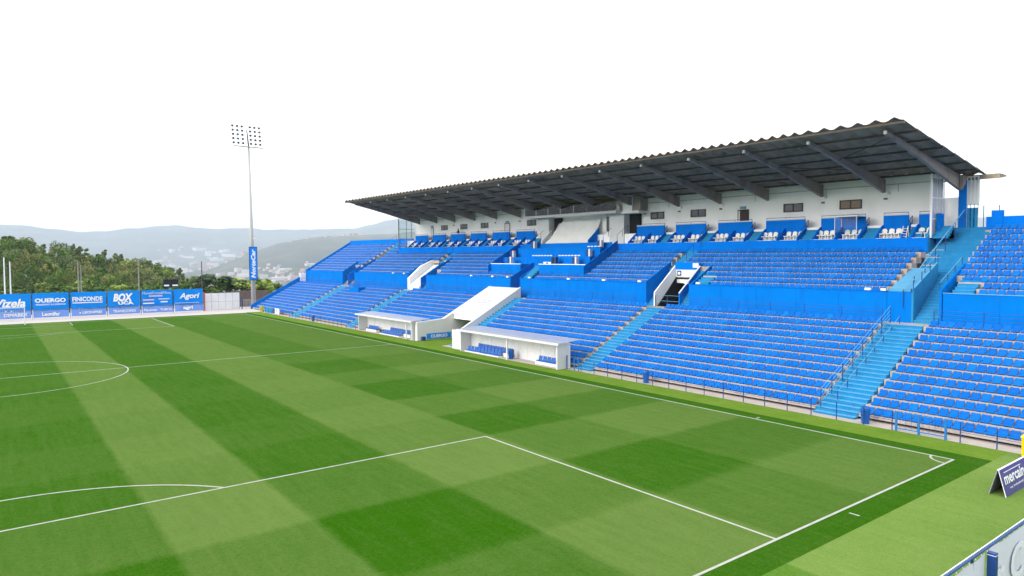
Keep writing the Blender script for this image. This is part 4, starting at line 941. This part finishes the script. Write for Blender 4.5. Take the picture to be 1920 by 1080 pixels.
# ------------------------------------------------------------------ banner fence behind the far goal
YBN = 119.0
def banner(x0, x1, label, top, low, ph):
    t = root('banner_fence', ((x0+x1)/2, YBN, 0), label, 'banner', 'blue sponsor banners on the far fence')
    wavy(x0+0.06, x1-0.06, 1.45, 4.08, YBN, 0.025, 24, 8, ph).build('upper_banner', 'banner_blue', t, smooth=True)
    wavy(x0+0.1, x1-0.1, 0.22, 1.32, YBN-0.6, 0.02, 24, 5, ph+2).build('lower_banner', 'banner_violet', t, smooth=True)
    for x in (x0, ): MB().tube((x, YBN+0.08, 0), (x, YBN+0.08, 4.2), 0.05, 6).build('post', 'rail_blue', t)
    MB().tube((x0+0.02, YBN-0.6, 0), (x0+0.02, YBN-0.6, 1.45), 0.05, 6).build('front_post', 'steel_white', t)
    for z in (1.42, ): MB().tube((x0, YBN-0.6, z), (x1, YBN-0.6, z), 0.03, 6).build('rail', 'rail_light', t)
    for (s, mt, fx, z, w, h, sh, bo) in top: text('lettering', s, mt, t, (x0+fx, YBN-0.06, z), (1, 0, 0), (0, 0, 1), w, h, sh, bo, thick=0.02)
    for (s, mt, fx, z, w, h, sh, bo) in low: text('lettering', s, mt, t, (x0+fx, YBN-0.66, z), (1, 0, 0), (0, 0, 1), w, h, sh, bo, thick=0.02)
    return t
def bar(t, x0, x1, z0, z1, mt='letter_white', y=YBN-0.06): MB().box(x0, y-0.022, z0, x1, y-0.01, z1).build('printed_bar', mt, t)
banner(-37.6, -29.45, 'blue far banner reading Vizela above the goal, leftmost of the row', [('Vizela', 'letter_white', 3.6, 2.0, 3.8, 1.25, 0.25, 0.03)], [('DIMABEX', 'letter_white', 4.6, 0.55, 3.0, 0.5, 0.1, 0.02)], 0.0)
t = banner(-29.35, -24.45, 'blue far banner reading OUERGO, second from the left', [('OUERGO', 'letter_white', 0.35, 2.55, 4.1, 0.68, 0, 0.04), ('TRANSPORT & LOGISTICS', 'letter_white', 0.4, 2.1, 4.0, 0.26, 0, 0.02)], [('Leonifer', 'letter_white', 1.2, 0.45, 2.4, 0.6, 0.05, 0.03)], 0.7)
t = banner(-24.3, -19.25, 'blue far banner reading FINICONDE', [('FINICONDE', 'letter_white', 0.3, 2.55, 4.2, 0.75, 0, 0.03)], [('x LEONIFREI', 'letter_white', 1.1, 0.55, 3.2, 0.42, 0, 0.02)], 1.4)
bar(t, -24.0, -19.8, 2.25, 2.4)
t = banner(-19.1, -14.25, 'blue far banner with large white BOX letters', [('BOX', 'letter_white', 0.85, 2.3, 2.9, 1.35, 0.2, 0.05), ('UCA', 'letter_white', 1.5, 1.75, 2.4, 0.55, -0.1, 0.06)], [('TRANSCOPEX', 'letter_white', 0.7, 0.5, 3.4, 0.45, 0, 0.02)], 2.0)
t = banner(-14.1, -9.15, 'blue far banner covered in small rows of lettering', [('ManuelCosta&Filhos', 'letter_pale', 0.2, 3.35, 4.4, 0.45, 0, 0.01)], [('Placimat', 'letter_white', 0.3, 0.5, 2.0, 0.4, 0, 0.02), ('TUBOS', 'letter_white', 2.8, 0.5, 1.8, 0.4, 0, 0.02)], 2.6)
for a, b, z, m in ((-12.9, -10.8, 2.95, 'letter_pink'), (-13.8, -12.1, 2.3, 'letter_pink'), (-13.8, -12.1, 1.72, 'letter_white'), (-11.4, -9.7, 2.4, 'letter_pale'), (-11.1, -10.0, 1.9, 'letter_white')): bar(t, a, b, z, z+0.2, m)
t = banner(-9.05, -4.15, 'blue far banner reading Agori, rightmost of the row', [('Agori', 'letter_white', 0.95, 2.15, 3.3, 1.25, 0.25, 0.03)], [('agri', 'letter_white', 1.4, 0.4, 1.6, 0.75, 0, 0.04)], 3.1)
bar(t, -8.9, -4.9, 1.62, 1.72, 'letter_pale')
PP = [(-4.05, -3.75, 'orange_board')]
tag(MB().box(-3.98, YBN+1.0, 0, -3.6, YBN+1.15, 3.4).build('orange_post', 'orange_board'), 'narrow orange-brown post beside the grey panel wall', 'post')
gw = root('panel_wall', (-0.3, 121, 0), 'pale grey wall of square panels right of the sponsor banners', 'wall')
for i in range(5):
    for j in range(2):
        MB().box(-3.5+i*1.24, 121, 0.0+j*1.56, -3.5+i*1.24+1.2, 121.12, 1.52+j*1.56).build('panel', 'panel_grey', gw)
MB().box(-3.55, 121.13, 0, 2.75, 121.2, 3.14).build('backing', 'pole_concrete', gw)
tag(MB().box(3.0, 127, -0.05, 10, 127.4, 3.1).build('brown_wall', 'wall_brown'), 'low brown wall behind the floodlight mast', 'wall')
gg = root('steel_gate', (3.6, 119.8, 0), 'grey barred gate between the panel wall and the end of the stand', 'gate')
for i in range(7): MB().tube((2.85+i*0.25, 119.8, 0), (2.85+i*0.25, 119.8, 1.75), 0.03, 5).build('bar', 'steel_grey', gg)
MB().tube((2.85, 119.8, 1.75), (4.35, 119.8, 1.75), 0.03, 5).build('rail', 'steel_grey', gg); MB().box(2.7, 119.7, 0, 2.85, 119.9, 2.3).build('post', 'navy', gg)
sb = root('scoreboard', (-8.4, 124, 0), 'small black scoreboard with white score windows above the banners', 'scoreboard')
MB().box(-9.65, 124, 4.3, -7.2, 124.25, 5.75).build('cabinet', 'frame_black', sb)
for a, b in ((-9.55, -8.75), (-8.2, -7.3)): MB().box(a, 123.98, 4.5, b, 123.999, 4.78).build('score_window', 'letter_white', sb)
for x in (-9.2, -7.6): MB().tube((x, 124.12, -0.1), (x, 124.12, 4.3), 0.06, 6).build('leg', 'pole_dark', sb)
sbp = [(-32.65, 9.75, 'steel_white', 'white leaning pole at the left edge, left of the white pair'), (-31.9, 9.1, 'steel_white', 'white pole behind the Vizela banner, right of the pair'), (-22.5, 9.1, 'pole_concrete', 'taller concrete pole of the pair behind the FINICONDE banner'),
       (-22.1, 8.4, 'pole_concrete', 'shorter concrete pole of the pair behind the FINICONDE banner'), (-13.3, 9.5, 'pole_concrete', 'single concrete pole behind the BOX banner edge'), (-2.7, 9.0, 'pole_dark', 'dark slim pole behind the Agori banner end')]
for x, z, m, lb in sbp: tag(MB().tube((x, 126, -0.2), (x, 126, z), 0.12 if m != 'pole_dark' else 0.09, 8, 0.08).build('utility_pole', m), lb, 'pole', 'poles behind the sponsor banners')
# boards at the far corner of the stand
tag(MB().box(3.75, 102.0, 0.05, 3.81, 104.2, 1.0).build('white_board', 'letter_faint'), 'pale lilac board leaning on the fence at the far end', 'board')
tag(MB().box(3.75, 105.5, 0.05, 3.81, 109.5, 0.95).build('blue_board', 'stair_blue'), 'low turquoise board by the far yellow bin', 'board')

# ------------------------------------------------------------------ floodlight mast
FM = root('floodlight_mast', (5.9, 123, 0), 'tall pale floodlight mast with blue vertical banner at the end of the stand', 'floodlight')
MB().tube((5.9, 123, -0.1), (5.5, 123, 30.9), 0.46, 12, 0.20).build('mast', 'steel_grey', FM, smooth=True)
MB().tube((5.5, 123, 30.9), (5.2, 123, 34.0), 0.16, 8, 0.10).build('spine', 'lamp_dark', FM)
MB().box(2.75, 122.7, 30.78, 8.25, 123.4, 30.88).build('platform', 'steel_grey', FM)
for i in range(5):
    z = 31.5+i*0.78
    MB().tube((2.55, 123, z), (8.0, 123, z), 0.025, 4).build('crossarm', 'panel_grey', FM)
    for j in range(6):
        x = 2.75+j*0.86+(0.62 if j > 2 else 0)-i*0.05
        lp = MB().tube((x, 122.95, z), (x-0.10, 122.55, z-0.14), 0.15, 8, 0.25).build('lamp', 'lamp_dark', FM)
        MB().tube((x-0.10, 122.548, z-0.14), (x-0.105, 122.53, z-0.145), 0.19, 8).build('lens', 'lens_grey', lp)
MB().box(4.95, 122.25, 5.3, 6.5, 122.33, 11.75).build('banner_frame', 'navy', FM)
MB().box(5.07, 122.22, 5.45, 6.38, 122.249, 11.6).build('banner_sheet', 'banner_blue', FM)
text('lettering', 'NorteCar', 'letter_white', FM, (6.12, 122.215, 5.75), (0, 0, 1), (-1, 0, 0), 5.5, 0.82, 0.2, 0.04, thick=0.012)
MB().box(5.9, 122.5, 13.2, 6.5, 122.7, 13.5).build('junction_box', 'plastic_white', FM)

# ------------------------------------------------------------------ trees
def crown(kind, seed, n):
    """leaf-sized faces gathered in clumps; unit tree of height 1, crown only; also gives limb lines"""
    g = np.random.default_rng(seed); V = []; F = []; cl = []
    nc = 34 if kind != 'shrub' else 20
    for c in range(nc):
        a = g.uniform(0, 2*math.pi)
        if kind == 'pine': h = g.uniform(0.25, 0.98); rad = 0.21*(1-((h-0.25)/0.73)**1.25)+0.02
        elif kind == 'broad': h = g.uniform(0.22, 0.95); rad = 0.30*math.sin(math.pi*min(1, max(0, (h-0.12)/0.92)))**0.7
        else: h = g.uniform(0.12, 0.92); rad = 0.46*math.sqrt(max(0, 1-((h-0.3)/0.68)**2))
        q = rad*math.sqrt(g.uniform(0.15, 1)); cl.append((q*math.cos(a), q*math.sin(a), h, g.uniform(0.05, 0.095)*(1.35 if kind != 'pine' else 1.25-0.85*h)))
    per = n//nc
    for (x, y, z, r) in cl:
        for k in range(per):
            d = g.normal(size=3); d /= np.linalg.norm(d); p = np.array([x, y, z])+d*r*g.uniform(0.45, 1.0)**0.5*np.array([1, 1, 0.8])
            nrm = d+0.7*g.normal(size=3); nrm /= np.linalg.norm(nrm); t = np.cross(nrm, g.normal(size=3)); t /= np.linalg.norm(t); b = np.cross(nrm, t)
            s_ = g.uniform(0.010, 0.023)*(1.9 if kind == 'shrub' else 1.0); o = len(V); V += [p+t*s_, p+b*s_*0.8, p-t*s_, p-b*s_*0.8]; F.append((o, o+1, o+2, o+3))
    return np.array(V), F, cl
KIND = {}
for kd in ('pine', 'broad', 'shrub'):
    KIND[kd] = []
    for q in range(3):
        V, F, cl = crown(kd, 11*q+len(kd), 2300)
        tb = MB(); top = 0.8 if kd != 'shrub' else 0.5
        tb.tube((0, 0, -0.05), (0.01, 0.005, top*0.5), 0.020, 7, 0.014); tb.tube((0.01, 0.005, top*0.5), (0, 0.01, top), 0.014, 6, 0.004)
        for (x, y, z, r) in cl[::3]: tb.tube((0.005, 0.003, max(0.1, z-0.16)), (x, y, z), 0.007, 4, 0.002)
        KIND[kd].append((V, F, tb))
MESH = {}
def tree_mesh(kd, q, mt):
    if (kd, q, mt) not in MESH:
        V, F, tb = KIND[kd][q]; m = bpy.data.meshes.new('crown'); m.from_pydata(V.tolist(), [], F); m.update(); m.materials.append(MAT[mt])
        t2 = tb.mesh('trunk'); t2.materials.append(MAT['bark']); MESH[(kd, q, mt)] = (m, t2)
    return MESH[(kd, q, mt)]
def tree(name, kd, q, mt, x, y, h, wide, label, group):
    z = float(H(x, y)); t = root(name, (x, y, z-0.1), label, 'tree', group)
    c, tr = tree_mesh(kd, q, mt); rz = random.uniform(0, 6.28)
    a = bpy.data.objects.new('crown', c); b = bpy.data.objects.new('trunk', tr)
    for o in (a, b): COL.objects.link(o); o.parent = t; o.scale = (h*wide, h*wide, h); o.rotation_euler = (0, 0, rz)
    return t
SKY_ = [(-120, 462), (0, 458), (20, 455), (55, 450), (66, 468), (100, 467), (125, 461), (150, 467), (185, 476), (205, 476), (230, 482), (270, 488), (330, 500), (365, 514), (384, 532)]
def vsky(u): return float(np.interp(u, [a for a, b in SKY_], [b for a, b in SKY_]))
def spot(u, r): t = th(u); return CAM[0]+r*math.sin(t), CAM[1]+r*math.cos(t)
def htree(u, r, v): x, y = spot(u, r); return x, y, 9.1+r*(489-v)/FPX-float(H(x, y))
ZONE = [(2, 56, 'Vizela'), (62, 128, 'OUERGO'), (134, 197, 'FINICONDE'), (204, 258, 'BOX'), (268, 318, 'small-lettered'), (324, 372, 'Agori')]
used = []
for zi, (a, b, nm) in enumerate(ZONE):
    mid = (a+b)/2; w = b-a
    for kd, mt, uu, r, dv, wide, lab in (
        ('pine', 'leaf_dark', a+w*0.25, 246, -2, 1.15, 'dark pine on the wood skyline above the %s banner' % nm),
        ('broad', 'leaf_green', a+w*0.75, 236, 3, 1.1, 'rounded green tree on the wood skyline above the %s banner' % nm),
        ('broad', 'leaf_olive', a+w*0.5, 205, 22, 1.2, 'olive-brown tree halfway up the wood above the %s banner' % nm),
        ('shrub', 'leaf_green', a+w*0.35, 162, 46, 1.3, 'bright green bush low behind the %s banner' % nm)):
        v = vsky(uu)+dv
        if r < 200: v = max(v, 517+random.uniform(-4, 4))
        if r == 205: v = min(max(v, 480+random.uniform(0, 14)), 524)
        x, y, h = htree(uu, r, v)
        if h < 2.5: h = 2.5
        tree('pine_tree' if kd == 'pine' else 'leafy_tree' if kd == 'broad' else 'bush', kd, zi % 3, mt, x, y, h, wide, lab, 'trees of the wood behind the banners')
# the rest of the wood as one mass
groups = {'leaf_green': ([], []), 'leaf_dark': ([], []), 'leaf_olive': ([], [])}
def add_mass(kd, mt, x, y, h, wide):
    V, F, tb = KIND[kd][random.randrange(3)]; z = float(H(x, y)); a = random.uniform(0, 6.28); c, s = math.cos(a), math.sin(a)
    P = np.stack([(V[:, 0]*c-V[:, 1]*s)*h*wide+x, (V[:, 0]*s+V[:, 1]*c)*h*wide+y, V[:, 2]*h+z], 1)
    vs_, fs = groups[mt]; o = sum(len(q) for q in vs_); vs_.append(P); fs += [tuple(i+o for i in f) for f in F]
for r, step, dv0, mats in ((262, 9, 0, ('leaf_dark', 'leaf_green')), (238, 11, 6, ('leaf_dark', 'leaf_olive', 'leaf_green')), (215, 11, 16, ('leaf_olive', 'leaf_green', 'leaf_dark')), (192, 12, 28, ('leaf_olive', 'leaf_green', 'leaf_green')), (172, 12, 42, ('leaf_green', 'leaf_olive')), (156, 11, 58, ('leaf_green',))):
    u = -60
    while u < 376:
        uu = u+random.uniform(-3, 3); v = vsky(uu)+dv0+random.uniform(-6, 12); rr_ = r+random.uniform(-8, 8)
        if r == 156: v = random.uniform(522, 538)
        v = min(v, 541); x, y, h = htree(uu, rr_, v)
        if h > 1.5:
            kd = 'pine' if (r > 160 and random.random() < 0.72) else ('shrub' if r < 165 else 'broad')
            add_mass(kd, random.choice(mats), x, y, h, random.uniform(0.8, 1.25)*(1.0 if kd != 'shrub' else 1.25))
        u += step
wood = root('wood', spot(150, 215)+(0,), 'mixed green and olive wood covering the slope behind the banners', 'wood', kind='stuff')
for mt, (vs_, fs) in groups.items():
    mb = MB(); mb.v = np.concatenate(vs_).tolist(); mb.f = fs; mb.build('foliage', mt, wood)
for x, y, zt, wide, lb in ((2.2, 139, 6.4, 1.8, 'dense round dark green tree right of the Agori banner'), (5.6, 141, 5.6, 1.6, 'green tree directly behind the floodlight mast'), (8.9, 138, 5.5, 1.6, 'bushy green tree just right of the floodlight mast'),
                           (12.4, 140, 5.0, 1.4, 'green bush behind the sloping end wall, right of the others'), (-1.0, 146, 5.2, 1.3, 'small dark tree peeping over the panel wall left end'), (15.5, 143, 4.6, 1.3, 'low green bush farthest right behind the end of the stand')):
    h = zt-float(H(x, y)); tree('leafy_tree', 'shrub', random.randrange(3), 'leaf_green' if x > 5 else 'leaf_dark', x, y, max(h, 3), wide*1.1, lb, 'trees beside the floodlight mast')

# ------------------------------------------------------------------ town in the valley
def house_mesh(w, d, h, rf, wallm, roofm):
    m = MB(); m.box(-w/2, -d/2, -6, w/2, d/2, h); nb = len(m.f)
    if rf: m.add([(-w/2-.4, -d/2-.4, h), (w/2+.4, -d/2-.4, h), (w/2+.4, d/2+.4, h), (-w/2-.4, d/2+.4, h), (-w/2, 0, h+rf), (w/2, 0, h+rf)], [(0, 1, 5, 4), (2, 3, 4, 5), (1, 2, 5), (3, 0, 4), (3, 2, 1, 0)])
    me = m.mesh('house'); me.materials.append(MAT[wallm]); me.materials.append(MAT[roofm])
    for i, p in enumerate(me.polygons): p.material_index = 1 if i >= nb else 0
    # window strips as recessed-looking dark bands are below a pixel here
    return me
HM = [house_mesh(14, 11, 7, 3.2, 'house_white', 'roof_tile'), house_mesh(18, 12, 9, 3.0, 'house_cream', 'roof_tile'), house_mesh(30, 16, 15, 0, 'house_white', 'house_white'), house_mesh(55, 26, 9, 2.0, 'house_white', 'house_white'), house_mesh(11, 10, 6, 3.0, 'house_white', 'roof_tile')]
def put_house(x, y, k, s):
    o = inst('house', HM[k], (x, y, float(H(x, y))), rot=(0, 0, random.uniform(-0.8, 0.8)), scale=(s, s, s))
    tag(o, 'pale house with pitched roof in the distant valley town' if k in (0, 1, 4) else 'large pale flat block in the distant valley town', 'house', 'houses of the valley town')
for i in range(150):
    x, y = spot(random.uniform(300, 650), random.uniform(2550, 3900)); put_house(x, y, random.choice((0, 0, 1, 4, 4, 1, 2, 0, 1, 4, 3)), random.uniform(0.9, 1.4))
for i in range(115):
    x, y = spot(random.uniform(270, 490), random.uniform(4300, 8000)); put_house(x, y, random.choice((0, 1, 4, 0, 2, 1, 3)), random.uniform(1.4, 2.3))
for i in range(14):
    x, y = spot(random.uniform(545, 690), random.uniform(4750, 5050)); put_house(x, y, random.choice((0, 1, 4)), random.uniform(1.2, 1.7))

# ------------------------------------------------------------------ haze
hz = MB().box(-14900, -14900, -130, 14900, 14900, 760)
hm = bpy.data.materials.new('haze'); hm.use_nodes = True; hn = hm.node_tree.nodes; hn.remove(hn['Principled BSDF'])
pv = hn.new('ShaderNodeVolumePrincipled'); pv.inputs['Color'].default_value = (0.72, 0.85, 1.0, 1); pv.inputs['Density'].default_value = 0.00013; pv.inputs['Anisotropy'].default_value = 0.0
hm.node_tree.links.new(pv.outputs[0], hn['Material Output'].inputs['Volume']); MAT['haze'] = hm
ho = hz.build('haze', 'haze'); ho['kind'] = 'stuff'; ho['label'] = 'thin pale blue haze over the valley and hills'
